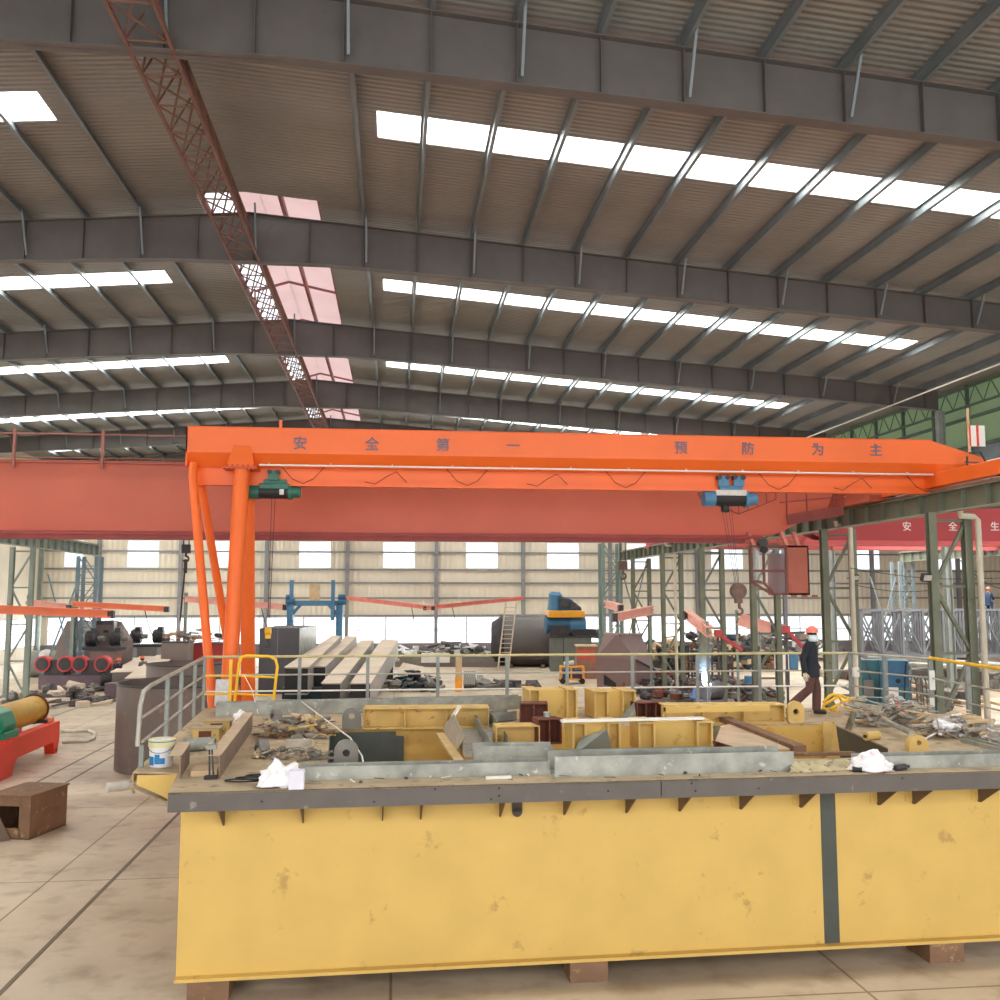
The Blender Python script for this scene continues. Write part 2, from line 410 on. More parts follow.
for fi, fy in enumerate(FRAMES):
    t = thing('roof_beam', 'long grey tapered steel roof beam ' + BNAME[fi], 'roof beam', (0, fy, 0), 0, 'tapered roof beams')
    xs = [EAVE_L + 0.3, -20, -12, -7.35, RIDGE_X, -2.35, 5, 12, 18, EAVE_R - 0.3]
    m = MB()
    for a, b in zip(xs[:-1], xs[1:]):
        m.hexa([(a, -0.01, bot(a)), (b, -0.01, bot(b)), (b, 0.01, bot(b)), (a, 0.01, bot(a)), (a, -0.01, rooftop(a)), (b, -0.01, rooftop(b)), (b, 0.01, rooftop(b)), (a, 0.01, rooftop(a))])
    m.build('web', beam_m, t)
    for nm, fn, o in (('top_flange', rooftop, -0.015), ('bottom_flange', bot, 0.0)):
        m = MB()
        for a, b in zip(xs[:-1], xs[1:]):
            m.hexa([(a, -0.17, fn(a) + o), (b, -0.17, fn(b) + o), (b, 0.17, fn(b) + o), (a, 0.17, fn(a) + o), (a, -0.17, fn(a) + o + 0.022), (b, -0.17, fn(b) + o + 0.022), (b, 0.17, fn(b) + o + 0.022), (a, 0.17, fn(a) + o + 0.022)])
        m.build(nm, beam_m, t)
    for k, x in enumerate(PXS):
        if fi >= 2 and x < EAVE_R - 0.6:
            zb, zt = bot(x) + 0.022, rooftop(x) - 0.015
            s_ = MB(); s_.box(x - 0.008, -0.16, zb, x + 0.008, -0.01, zt); s_.build('stiffener', beam_m, t)
            if k % 2 == 0:
                s_ = MB(); s_.bar((x + 0.1, -0.72, zt + 0.12), (x + 0.1, -0.18, zb + 0.12), 0.06, 0.06); s_.build('fly_brace', purlin_m, t)
    for nm, cx in (('left', EAVE_L + 0.05), ('right', EAVE_R - 0.25)):
        if fi >= 1:
            m = MB(); zt = rooftop(cx); m.ibeam((cx, fy, 0), (cx, fy, bot(cx) - 0.01), 0.32, 0.32, 0.03, (1, 0, 0))
            tag(m.build('building_column', M('hazed_eave_column', (150, 158, 152), 0.6)), 'tall grey steel building column at the %s eave under roof beam %s' % (nm, BNAME[fi].split(',')[0]), 'column', 'eave columns')  # column colour made paler, hall haze is put into it
# purlins
for x in PXS:
    if not (RV0 - 0.25 < x < RV1 + 0.25):
        m = MB(); z = rooftop(x) + 0.135
        m.box(x - 0.012, -9, z - 0.125, x + 0.012, 80.8, z + 0.13); m.box(x - 0.012, -9, z - 0.128, x + 0.085, 80.8, z - 0.113); m.box(x - 0.085, -9, z + 0.11, x + 0.012, 80.8, z + 0.125)
        side = 'left' if x < RIDGE_X else 'right'
        d = int(round(abs(x - RIDGE_X) / 1.77))
        tag(m.build('purlin', purlin_m), 'galvanised roof purlin running away under the %s roof slope, number %d out from the ridge' % (side, d), 'purlin', 'purlins under the %s slope' % side)
# ridge lattice truss
t = thing('ridge_truss', 'rusty brown lattice girder running away below the roof ridge', 'truss', (-4.93, 7, 15.78))
m = MB(); H = 1.45
for x in (-0.43, 0.43): m.bar((x, 0, 0), (x, 72, 0), 0.07, 0.07)
m.build('bottom_chord', truss_m, t)
m = MB(); m.bar((0, 0, H), (0, 72, H), 0.08, 0.08); m.build('top_chord', truss_m, t)
m = MB(); k = 0; yy = 0.0; st = 1.25
while yy < 71:
    for sx in (-0.43, 0.43):
        m.bar((sx, yy, 0), (0, yy + st / 2, H), 0.032, 0.032); m.bar((0, yy + st / 2, H), (sx, yy + st, 0), 0.04, 0.04)
    m.bar((-0.43, yy, 0), (0.43, yy + st, 0), 0.035, 0.035); m.bar((0.43, yy, 0), (-0.43, yy, 0), 0.035, 0.035)
    yy += st
m.build('lattice', truss_m, t)

# back wall: sheets around window openings
WY = 80.0
def wall_panels(mb, xs0, xs1, holes, z0, z1, mk):
    """grid a wall rectangle into boxes leaving holes; holes = (a0,a1,h0,h1)"""
    A = sorted({xs0, xs1} | {h[0] for h in holes} | {h[1] for h in holes}); Z = sorted({z0, z1} | {h[2] for h in holes} | {h[3] for h in holes})
    for a, b in zip(A[:-1], A[1:]):
        run = None
        for c, d in zip(Z[:-1], Z[1:]):
            hole = any(h[0] <= a and b <= h[1] and h[2] <= c and d <= h[3] for h in holes)
            if not hole: mk(mb, a, b, c, d)
W1 = [(-31.0, -29.2)]
wins = []
for uc in (143, 228, 315, 399, 482, 563, 643, 727): wins.append((PY(uc - 16.3, 555, WY).x, PY(uc + 16.3, 555, WY).x, 7.2, 9.45))
for a, b in ((26, 44), (64, 84)): wins.append((PY(a, 555, WY).x, PY(b, 555, WY).x, 7.2, 9.45))
for a, b in ((852, 880), (936, 966), (1015, 1045), (770, 790), (1095, 1125)): wins.append((PY(a, 555, WY).x, PY(b, 555, WY).x, 7.2, 9.45))
wins = [h for h in wins if h[0] > -27.8]
bx0, bx1 = -27.6, 53.0
holes = wins + [(bx0, bx1, 0.99, 3.2)]
m = MB()
wall_panels(m, -28.2, 55, holes, 1.0, 17.8, lambda mb, a, b, c, d: mb.box(a, WY, c, b, WY + 0.06, d) if False else mb.box(a, WY, c, b, WY + 0.06, d))
struct(m, 'wall_back', wall_m)
m = MB(); m.box(-28.2, WY - 0.1, 0, 55, WY + 0.15, 1.0); struct(m, 'baseboard_back', M('dark_dado', (120, 114, 118), 0.8))
wn = n
def window(a, b, c, d, y, mull=0, rails=0):
    global wn
    fr = MB(); f = 0.06
    fr.box(a, y - 0.05, c, a + f, y + 0.05, d); fr.box(b - f, y - 0.05, c, b, y + 0.05, d); fr.box(a, y - 0.05, c, b, y + 0.05, c + f); fr.box(a, y - 0.05, d - f, b, y + 0.05, d)
    for i in range(1, mull + 1):
        x = a + (b - a) * i / (mull + 1); fr.box(x - 0.035, y - 0.04, c, x + 0.035, y + 0.04, d)
    for i in range(1, rails + 1):
        z = c + (d - c) * i / (rails + 1); fr.box(a, y - 0.03, z - 0.03, b, y + 0.03, z + 0.03)
    o = struct(fr, 'window_%d' % wn, white_p if not mull else M('window_bar_grey', (196, 196, 198), 0.6)); wn += 1
    p = MB(); p.box(a, y + 0.0, c, b, y + 0.012, d); p.build('pane', glass_m, o)
for h in wins: window(*h, WY + 0.06)
nb = 12
for i in range(nb):
    a = bx0 + (bx1 - bx0) * i / nb; b = bx0 + (bx1 - bx0) * (i + 1) / nb
    window(a, b, 0.99, 3.2, WY + 0.06, 2, 1)
# wall posts and rails
XW = [PY(u, 600, WY).x for u in (20, 98, 180, 266, 347, 436, 523, 610, 697, 784, 872, 958, 1045)]
for i, x in enumerate(XW):
    if x < -27.5: continue
    m = MB(); m.ibeam((x, WY - 0.2, 0), (x, WY - 0.2, 15), 0.3, 0.3, 0.03)
    tag(m.build('wall_post', post_m), 'slim grey steel post on the back wall, number %d from the left side wall' % (i + 1), 'post', 'posts along the back wall')
for z in (4.75, 6.0, 7.1, 8.55, 9.7, 3.3):
    m = MB(); m.box(-28, WY - 0.12, z - 0.07, 54, WY, z + 0.07)
    tag(m.build('wall_rail', post_m), 'horizontal grey sheeting rail on back wall, %.1f metres above the floor' % z, 'wall rail', 'sheeting rails on the back wall')
# left side wall
m = MB()
wall_panels(m, -9, 80, [(14, 79, 0.99, 3.2)], 0.0, 16.0, lambda mb, a, b, c, d: mb.box(-28.2, a, c, -28.14, b, d))
struct(m, 'wall_left', wally_m)
for i in range(9):
    a = 14 + 65 * i / 9; b = 14 + 65 * (i + 1) / 9
    fr = MB()
    fr.box(-28.2, a, 0.99, -28.1, a + 0.07, 3.2); fr.box(-28.2, a, 0.99, -28.1, b, 1.06); fr.box(-28.2, a, 3.13, -28.1, b, 3.2); fr.box(-28.2, a, 2.05, -28.1, b, 2.11)
    for j in (1, 2): fr.box(-28.2, a + (b - a) * j / 3 - 0.03, 1, -28.1, a + (b - a) * j / 3 + 0.03, 3.2)
    o = struct(fr, 'window_%d' % wn, M('window_bar_grey')); wn += 1
    p = MB(); p.box(-28.16, a, 0.99, -28.15, b, 3.2); p.build('pane', glass_m, o)
# right clerestory above neighbouring bay
CX = 27.2
m = MB(); m.box(CX, 12, 12.0, CX + 0.05, 80, 15.0); struct(m, 'wall_right', green_m)
m = MB(); m.box(CX, 12, 9.4, CX + 0.05, 80, 12.0); struct(m, 'wall_right_lower', bluegrey_m)
m = MB()
for k in range(24):
    y = 13 + k * 2.9; m.box(CX - 0.14, y, 9.4, CX, y + 0.14, 15.0)
for z in (9.45, 12.0, 13.4): m.box(CX - 0.16, 12, z - 0.07, CX - 0.01, 80, z + 0.07)
struct(m, 'trim_2', M('clerestory_rail', (96, 112, 104), 0.6))
m = MB(); m.box(CX + 0.05, -9, 12.05, 55, 81, 12.15); struct(m, 'ceiling_right_bay', roof_m)
m = MB(); m.box(54.9, -9, 0, 55, 81, 12.1); struct(m, 'wall_far_right', wally_m)
m = MB(); m.box(CX - 0.2, -9, 13.7, CX, 12, 15.1); struct(m, 'trim_3', beam_m)
m = MB(); m.cyl((23.3, 20, 13.95), (23.3, 80, 13.95), 0.035)
tag(m.build('cable_conduit', white_p), 'thin white conduit running away under the right roof edge', 'conduit')
t = thing('eave_truss', 'dark lattice girder running away along the green clerestory', 'truss', (CX - 0.35, 20, 13.9))
m = MB(); m.bar((0, 0, 0), (0, 59, 0), 0.1, 0.1); m.bar((0, 0, 0.9), (0, 59, 0.9), 0.1, 0.1); m.build('chord', M('clerestory_rail'), t)
m = MB()
for k in range(49): m.bar((0, k * 1.2, 0), (0, k * 1.2 + 0.6, 0.9), 0.035, 0.035); m.bar((0, k * 1.2 + 0.6, 0.9), (0, k * 1.2 + 1.2, 0), 0.035, 0.035)
m.build('lattice', M('clerestory_rail'), t)

# floor joints
for i, (u, v) in enumerate(((62, 785), (45, 778), (170, 822), (54, 716))):
    x = PZ(u, v, 0).x; m = MB(); m.box(x - 0.035, 5, 0, x + 0.035, 78, 0.006)
    struct(m, 'trim_%d' % (i + 4), M('dark_floor_rail', (110, 92, 78), 0.6))

# =================================================================== runways
def lattice_column(x0, x1, y, ztop, label, m1=None, grp='lattice columns under the right crane runway', w=0.2):
    t = thing('lattice_column', label, 'column', ((x0 + x1) / 2, y, 0), 0, grp); h = (x1 - x0) / 2
    for sx in (-h, h):
        m = MB(); m.ibeam((sx, 0, 0), (sx, 0, ztop), w, w, 0.02); m.build('chord', m1 or green_steel, t)
    st = (ztop - 0.5) / 4
    for k in range(4):
        z0 = 0.3 + k * st; z1 = z0 + st; a, b = (-h, h) if k % 2 else (h, -h)
        m = MB(); m.bar((a, 0, z0), (b, 0, z1), 0.08, 0.08); m.build('diagonal_brace', m1 or green_steel, t)
        m = MB(); m.bar((-h, 0, z1), (h, 0, z1), 0.07, 0.07); m.build('cross_brace', m1 or green_steel, t)
    m = MB(); m.box(-h - 0.2, -0.25, 0, h + 0.2, 0.25, 0.04); m.build('base_plate', m1 or green_steel, t)
    return t
def runway(x, y0, y1, ztop, dep, label, grp=None):
    t = thing('crane_runway_beam', label, 'runway beam', (x, y0, 0), 0, grp); L = y1 - y0
    m = MB(); m.box(-0.012, 0, ztop - dep, 0.012, L, ztop); m.build('web', green_steel if x > 0 else green_pale, t)
    m = MB(); m.box(-0.2, 0, ztop - 0.025, 0.2, L, ztop); m.build('top_flange', green_steel if x > 0 else green_pale, t)
    m = MB(); m.box(-0.17, 0, ztop - dep, 0.17, L, ztop - dep + 0.025); m.build('bottom_flange', M('green_flange_pale', (150, 154, 138), 0.6), t)
    m = MB(); m.box(-0.035, 0, ztop, 0.035, L, ztop + 0.1); m.build('rail', M('rail_steel', (150, 132, 112), 0.45, 0.4), t)
    s = 1 if x < 0 else -1
    nst = min(60, int(L / 0.95))
    for k in range(nst):
        y = 0.3 + k * L / nst; m = MB(); m.box(-0.15, y, ztop - dep + 0.025, 0.15, y + 0.02, ztop - 0.025); m.build('stiffener', green_steel if x > 0 else green_pale, t)
    return t
runway(13.7, 4, 57.3, 7.58, 0.52, 'grey green crane runway beam on lattice columns, right of the cab', 'crane runway beams')
runway(-17.2, 20, 57.8, 7.85, 0.6, 'pale green crane runway beam at the far left', 'crane runway beams')
ORD = ['nearest, at the right edge beside the cream pipe', 'second from the front, right of the walking man', 'third from the front, behind the crane cab', 'fourth from the front', 'fifth from the front', 'sixth from the front, behind the brown hopper']
lattice_column(13.25, 14.2, 16.3, 7.05, 'grey green lattice column outside the right edge of the view, nearest the viewpoint')
for k in range(6):
    lattice_column(13.25, 14.18, 22.3 + 6 * k, 7.05, 'grey green lattice column under right runway, ' + ORD[k])
for k, y in enumerate((40.3, 46.3)):
    lattice_column(-17.65, -16.75, y, 7.22, 'pale green lattice column under the left runway, ' + ('left one beside the picture edge' if k == 0 else 'right one beside the ladder'), green_pale, 'lattice columns under the left crane runway')
def tower(x0, x1, y, ztop, label, mt, sd=-1):
    t = thing('end_tower', label, 'braced tower', ((x0 + x1) / 2, y, 0)); h = (x1 - x0) / 2
    for sx in (-h, h):
        for sy in (-0.5, 0.5):
            m = MB(); m.bar((sx, sy, 0), (sx, sy, ztop), 0.18, 0.18); m.build('chord', mt, t)
    m = MB()
    for k in range(int(ztop / 0.35)):
        m.bar((-h, -0.5, k * 0.35), (h, -0.5, k * 0.35), 0.035, 0.035)
    m.build('rungs', mt, t)
    n_ = 5
    for sy in (-0.5, 0.5):
        m = MB()
        for k in range(n_):
            a, b = (-h, h) if k % 2 else (h, -h)
            m.bar((a, sy, k * ztop / n_), (b, sy, (k + 1) * ztop / n_), 0.06, 0.06)
        m.build('lacing', mt, t)
    m = MB(); m.bar((sd * (h + 2.0), 0, 0), (sd * h, 0, ztop - 1), 0.08, 0.08); m.bar((sd * h, 0, 0.2), (sd * (h + 1.8), 0, ztop - 1), 0.07, 0.07); m.build('cross_stay', mt, t)
    return t
towerblue = M('blue_grey_steel', (108, 130, 140), 0.6, var=0.12)
tower(-17.95, -16.95, 57.0, 7.2, 'blue grey braced tower ending the left crane runway', towerblue)
tower(12.75, 13.85, 58.2, 8.2, 'blue grey braced tower ending the right crane runway', M('green_grey_tower', (122, 138, 130), 0.6), 1)
# drain pipes beside the columns
for (u, Y, v0, lab) in ((977.5, 22.0, 516, 'cream pipe running down beside the nearest right lattice column'), (850, 28.0, 525, 'cream pipe running down the second right lattice column'), (674.5, 46.1, 545, 'cream pipe on the fifth right lattice column')):
    p = PY(u, v0, Y); m = MB(); m.tube([(p.x - 0.45, Y, p.z + 0.12), (p.x - 0.45, Y, p.z), (p.x - 0.1, Y, p.z - 0.02), (p.x, Y, p.z - 0.1), (p.x, Y, 0)], 0.075, 10)
    tag(m.build('drain_pipe', pipe_m, smooth=True), lab, 'pipe', 'cream pipes')

# =================================================================== text
def text_mesh(ch, size, mt, parent, loc, name='lettering', rot=(R(90), 0, 0), depth=0.006):
    c = bpy.data.curves.new(name, 'FONT'); c.body = ch; c.size = size; c.extrude = depth; c.align_x = 'CENTER'; c.align_y = 'CENTER'; c.offset = 0.008 * size
    o = bpy.data.objects.new(name, c); COL.objects.link(o)
    dg = bpy.context.evaluated_depsgraph_get(); me = bpy.data.meshes.new_from_object(o.evaluated_get(dg))
    bpy.data.objects.remove(o); o = bpy.data.objects.new(name, me); COL.objects.link(o)
    me.materials.clear(); me.materials.append(mt)
    o.parent = parent; o.location = loc; o.rotation_euler = rot; INV[o.name] = Matrix()
    return o

# =================================================================== orange gantry crane
GY = 23.0
GX0, GX1 = -4.9, 14.0
t = thing('gantry_crane', 'bright orange semi-gantry crane with long lettered girder on splayed legs', 'gantry crane', (-4.0, GY, 0))
ox = 4.0
def gx(x): return x + ox
def section(mb, xa, xb, ya, yb):
    pass
top0, mid0, bot0 = 8.93, 8.33, 7.52
m = MB()
hw = 0.34
prof = [(-hw, top0), (hw, top0), (hw, mid0), (0.10, 8.02), (-0.10, 8.02), (-hw, mid0)]
x0, x1, x2 = gx(GX0), gx(13.55), gx(15.0)
def loft(mb, stations):
    n = len(stations[0][1])
    vs = [(x, p[0], p[1]) for x, pr in stations for p in pr]; fs = []
    for i in range(len(stations) - 1):
        for k in range(n): fs.append((i * n + k, (i + 1) * n + k, (i + 1) * n + (k + 1) % n, i * n + (k + 1) % n))
    fs += [tuple(range(n)), tuple(range((len(stations) - 1) * n, len(stations) * n))[::-1]]
    mb.add(vs, fs)
loft(m, [(x0, prof), (x1, prof), (x2, [(p[0], p[1] if p[1] < 8.9 else 8.5) for p in prof])])
m.build('main_girder', orange, t)
m = MB(); loft(m, [(x0 + 0.05, [(-0.012, 8.02), (0.012, 8.02), (0.012, 7.6), (-0.012, 7.6)]), (gx(14.3), [(-0.012, 8.02), (0.012, 8.02), (0.012, 7.6), (-0.012, 7.6)])])
m.build('beam_web', orange, t)
m = MB(); m.box(x0 + 0.05, -0.13, 7.585, gx(14.2), 0.13, 7.61); m.box(x0, -hw - 0.03, top0, gx(13.55), hw + 0.03, top0 + 0.012); m.build('beam_flange', orange, t)
m = MB(); m.box(x0 + 0.02, -0.02, 7.62, x0 + 1.45, 0.02, 8.02); m.box(x0, -hw, 8.0, x0 + 0.03, hw, top0); m.build('end_plate', orange, t)
m = MB(); m.cyl((gx(-3.2), -0.42, 8.04), (gx(14.0), -0.42, 8.04), 0.022, n=8)
for k in range(12): m.bar((gx(-3.0 + k * 1.45), -0.42, 8.04), (gx(-3.0 + k * 1.45), -0.2, 8.12), 0.02, 0.02)
m.build('cable_pipe', white_p, t)
for ch, u in zip('安全第一预防为主', (300, 372, 443, 513, 681, 748, 818, 876)):
    p = PY(u, 444 + (u - 300) * 0.012, GY - hw - 0.012); text_mesh(ch, 0.34, letter_m, t, (gx(p.x), -hw - 0.016, p.z), depth=0.01)
# leg head with bolts
m = MB(); hx = gx(-3.62)
m.hexa([(hx - 0.32, -0.5, 7.98), (hx + 0.32, -0.5, 7.98), (hx + 0.32, 0.5, 7.98), (hx - 0.32, 0.5, 7.98), (hx - 0.2, -hw - 0.01, 8.5), (hx + 0.2, -hw - 0.01, 8.5), (hx + 0.2, hw + 0.01, 8.5), (hx - 0.2, hw + 0.01, 8.5)])
m.build('leg_head', orange, t)
m = MB(); m.box(hx - 0.4, -0.55, 7.93, hx + 0.4, 0.55, 7.98)
for k in range(6): m.cyl((hx - 0.3 + k * 0.12, -0.5, 7.9), (hx - 0.3 + k * 0.12, -0.5, 8.03), 0.022, n=6)
m.build('flange_plate', M('orange_dark_flange', (190, 70, 28), 0.5), t)
for sy in (-1, 1):
    m = MB(); top = Vector((hx + 0.02, sy * 0.36, 7.93)); foot = Vector((gx(-3.62), sy * 1.9 + .2, 0.5))
    m.cyl(top, foot, 0.185, 0.17, 20); m.build('leg', orange, t, smooth=True)
    m = MB(); m.tube([(gx(-4.72), sy * 0.3, 8.05), (gx(-4.7), sy * 0.45, 7.75), (gx(-3.74), sy * 1.8 + .2, 1.3)], 0.1, 16); m.build('side_strut', orange, t, smooth=True)
    m = MB(); m.box(gx(-3.87), sy * 1.9 - 0.2, 0.22, gx(-3.37), sy * 1.9 + 0.6, 0.52); m.build('wheel_box', orange, t)
    for q in (-0.2, 0.2):
        m = MB(); m.cyl((gx(-3.7), sy * 1.9 + .2 + q, 0.2), (gx(-3.54), sy * 1.9 + .2 + q, 0.2), 0.2, n=20); m.build('wheel', darksteel, t, smooth=True)
m = MB(); m.box(gx(-3.77), -1.4, 0.3, gx(-3.47), 1.8, 0.5); m.build('sill_beam', orange, t)
m = MB(); m.bar((gx(-2.75), -0.2, top0), (gx(-2.75), -0.2, top0 + 0.22), 0.06, 0.06); m.build('top_lug', orange, t)
# right end truck riding on the runway
m = MB(); ex = gx(13.7)
m.box(ex - 0.16, -3.4, 7.72, ex + 0.16, 2.3, 8.08); m.build('end_truck', orange, t, bevel=0.02)
for y in (-2.9, 1.9):
    m = MB(); m.cyl((ex - 0.07, y, 7.87), (ex + 0.07, y, 7.87), 0.18, n=20); m.build('wheel', darksteel, t, smooth=True)
m = MB(); m.tube([(gx(14.4), -0.55, 8.5), (gx(14.35), -0.6, 7.7), (gx(14.6), -0.7, 7.45), (gx(14.9), -0.7, 7.5), (gx(15.0), -0.6, 8.1), (gx(14.8), -0.5, 8.62), (gx(14.5), -0.5, 8.6)], 0.025, 8)
m.bar((gx(14.3), -0.6, 8.35), (gx(15.1), -0.7, 8.3), 0.03, 0.03); m.box(gx(14.4), -0.45, 8.0, gx(14.52), -0.36, 8.25); m.box(gx(14.85), -0.5, 7.95, gx(14.98), -0.36, 8.25)
m.build('cable_bundle', darksteel, t)
# drooping festoon cable on girder
for k in range(9):
    m = MB(); a = gx(-2.2 + k * 1.95)
    if 7.2 < a - ox < 9: continue
    m.tube([(a + 0.25 * j - 0.5, -0.3, 8.02 - 0.4 * abs(math.sin(j * math.pi / 4 + (k % 2)))) for j in range(5)], 0.009, 5)
    m.build('festoon_cable', black, t)
t = thing('warning_board', 'white board with orange edge stripes standing above the gantry end', 'board', Vector((15.0, 23.0, 8.86)))
m = MB(); m.box(-0.12, 0, 0, 0.28, 0.03, 0.55); m.build('panel', white_p, t)
m = MB(); m.box(-0.16, -0.01, 0, -0.12, 0.04, 0.55); m.box(0.04, -0.012, 0, 0.1, 0, 0.55); m.build('stripe', red_b, t)
m = MB(); m.bar((-0.16, 0.02, -0.4), (-0.16, 0.02, 1.0), 0.05, 0.05); m.build('pole', wood, t)

# ------------------------------------------------------------------ hoists
def hoist(u, v, Y, s, body, wrap, label, mirror=1):
    p = PY(u, v, Y); t = thing('electric_hoist', label, 'hoist', (p.x, GY, p.z), 0, 'hoists under the orange girder')
    m = MB(); m.cyl((-0.36 * s, 0, 0), (0.36 * s, 0, 0), 0.17 * s, n=24); m.build('drum', wrap, t, smooth=True)
    m = MB(); m.cyl((-0.62 * s, 0, 0), (-0.36 * s, 0, 0), 0.175 * s, 0.19 * s, 24); m.build('motor', body, t, smooth=True)
    m = MB(); m.cyl((0.36 * s, 0, 0), (0.45 * s, 0, 0), 0.2 * s, n=24); m.cyl((0.45 * s, 0, 0), (0.66 * s, 0, 0), 0.15 * s, 0.13 * s, 20); m.build('gearbox', body, t, smooth=True)
    m = MB(); m.box(-0.36 * s, -0.17 * s, 0.06 * s, 0.38 * s, 0.17 * s, 0.2 * s); m.build('cover', silver if body is not teal else teal, t, bevel=0.02)
    m = MB(); m.box(-0.25 * s, -0.1 * s, 0.2 * s, 0.3 * s, 0.1 * s, 0.31 * s); m.build('frame', body, t)
    for q in ((-0.17, 0.2) if body is not teal else (0.0,)):
        for sy in (-1, 1):
            m = MB(); m.box((q - 0.13) * s, sy * 0.15 - 0.012, 0.28 * s, (q + 0.13) * s, sy * 0.15 + 0.012, 0.52 * s); m.build('trolley_plate', body, t, bevel=0.01)
            for d in (-0.1, 0.1):
                m = MB(); m.cyl(((q + d) * s, sy * 0.05, 0.49 * s), ((q + d) * s, sy * 0.2, 0.49 * s), 0.055 * s, n=14); m.build('wheel', darksteel, t, smooth=True)
    return t, p
t, p = hoist(274, 492, GY, 0.95, teal, black, 'small green electric hoist below the left end of the orange girder')
z = PZ(271, 640, 0)
hk = PY(271, 630, GY).z - p.z
m = MB(); m.cyl((-0.05, 0, -0.15), (-0.07, 0, hk), 0.008, n=5); m.cyl((0.03, 0, -0.15), (-0.04, 0, hk), 0.008, n=5); m.build('wire_rope', darksteel, t)
m = MB(); m.box(-0.12, -0.05, hk - 0.2, -0.0, 0.05, hk + 0.02); m.cyl((-0.13, 0, hk - 0.03), (0.01, 0, hk - 0.03), 0.09, n=14); hb = m.build('hook_block', yellow_b, t, bevel=0.01)
m = MB(); m.tube([(-0.06, 0, hk - 0.2), (-0.06, 0, hk - 0.28)] + [(-0.06 + 0.06 * math.sin(a), 0, hk - 0.34 - 0.06 * -math.cos(a)) for a in [R(q) for q in range(0, 260, 30)]], 0.018, 6); m.build('hook', darksteel, hb, smooth=True)
m = MB(); m.box(0.15, -0.14, -0.08, 0.25, -0.19, 0.05); m.build('label_plate', silver, t)
t, p = hoist(729, 499, GY, 1.08, blue_p, black, 'blue and grey electric hoist below the right half of the orange girder')
m = MB(); m.cyl((-0.12, 0.0, -0.16), (-0.12, 0.0, -0.32), 0.09, n=14); m.cyl((-0.17, 0, -0.25), (-0.03, 0, -0.25), 0.09, n=14); m.build('rope_guide', black, t)
hk = PY(737, 583, GY).z - p.z
m = MB()
for q in (-0.2, -0.12, -0.02, 0.05): m.cyl((q, 0, -0.15), (q * 0.4 + 0.18, 0, hk), 0.007, n=5)
m.build('wire_rope', darksteel, t)
brn = M('rusty_hook_brown', (112, 88, 76), 0.7, var=0.2, scale=9)
m = MB(); m.cyl((0.18, -0.07, hk - 0.2), (0.18, 0.07, hk - 0.2), 0.2, n=20); m.box(0.1, -0.08, hk - 0.5, 0.26, 0.08, hk - 0.25); hb = m.build('hook_block', brn, t)
m = MB(); m.tube([(0.2, 0, hk - 0.5), (0.2, 0, hk - 0.62)] + [(0.2 + 0.08 * math.sin(a), 0, hk - 0.7 + 0.08 * math.cos(a)) for a in [R(q) for q in range(0, 250, 30)]], [0.04] * 2 + [0.032] * 8 + [0.02], 8); m.build('hook', brn, hb, smooth=True)
# fix: tube radii list length guarded above

# =================================================================== red overhead crane
RY = 26.6
t = thing('overhead_crane', 'huge dusty red overhead crane girder behind the orange gantry, with cab', 'overhead crane', (0, RY, 0))
zt = PY(400, 468, RY).z; zb = PY(400, 532, RY).z; zr = PY(400, 541, RY).z
xr = 12.1
m = MB(); m.prism([(-15.6, -0.0, zb), (11.0, -0.0, zb), (xr + 0.5, -0.0, zb + 0.75), (13.0, 0, zt), (-15.6, -0.0, zt)][::-1], (0, 1.1, 0))
m.build('girder', redpaint, t)
m = MB(); m.box(-15.6, -0.12, zb - 0.03, 10.8, 1.2, zb); m.box(-15.6, -0.1, zt, 13.0, 1.2, zt + 0.03); m.build('girder_flange', redpaint, t)
m = MB(); m.box(-15.6, -0.5, zr - 0.02, 10.4, -0.12, zb - 0.06); m.box(-15.6, -0.55, zr + 0.1, 10.4, -0.5, zr + 0.16); m.build('lower_walkway_beam', M('dark_red_edge', (150, 62, 58), 0.6), t)
m = MB(); m.box(-17.2 - 0.0, -1.2, 7.97, -16.6 + 0.9, 3.6, 8.4); m.build('end_truck', redpaint, t)
m = MB(); m.box(13.2, -1.4, 7.62, 13.8, 3.8, 8.05); m.build('end_truck', redpaint, t)
m = MB(); m.prism([(-15.6, 2.6, zb), (11.0, 2.6, zb), (xr + 0.5, 2.6, zb + 0.75), (13.2, 2.6, zt), (-15.6, 2.6, zt)][::-1], (0, 1.0, 0)); m.build('rear_girder', redpaint, t)
# top walkway rail
pr = M('rail_brown_red', (150, 92, 80), 0.6)
m = MB(); m.cyl((-15.5, -0.1, zt + 0.78), (6, -0.1, zt + 0.78), 0.022, n=6); m.cyl((-15.5, -0.1, zt + 0.05), (13, -0.1, zt + 0.05), 0.02, n=6); m.cyl((-15.5, 1.1, zt + 0.3), (6, 1.1, zt + 0.3), 0.016, n=6); m.build('handrail', pr, t)
for u in (16, 104, 192, 280):
    x = PY(u, 450, RY).x; m = MB(); m.box(x - 0.035, -0.16, zt - 0.15, x + 0.035, -0.1, zt + 0.9); m.build('rail_post', pr, t)
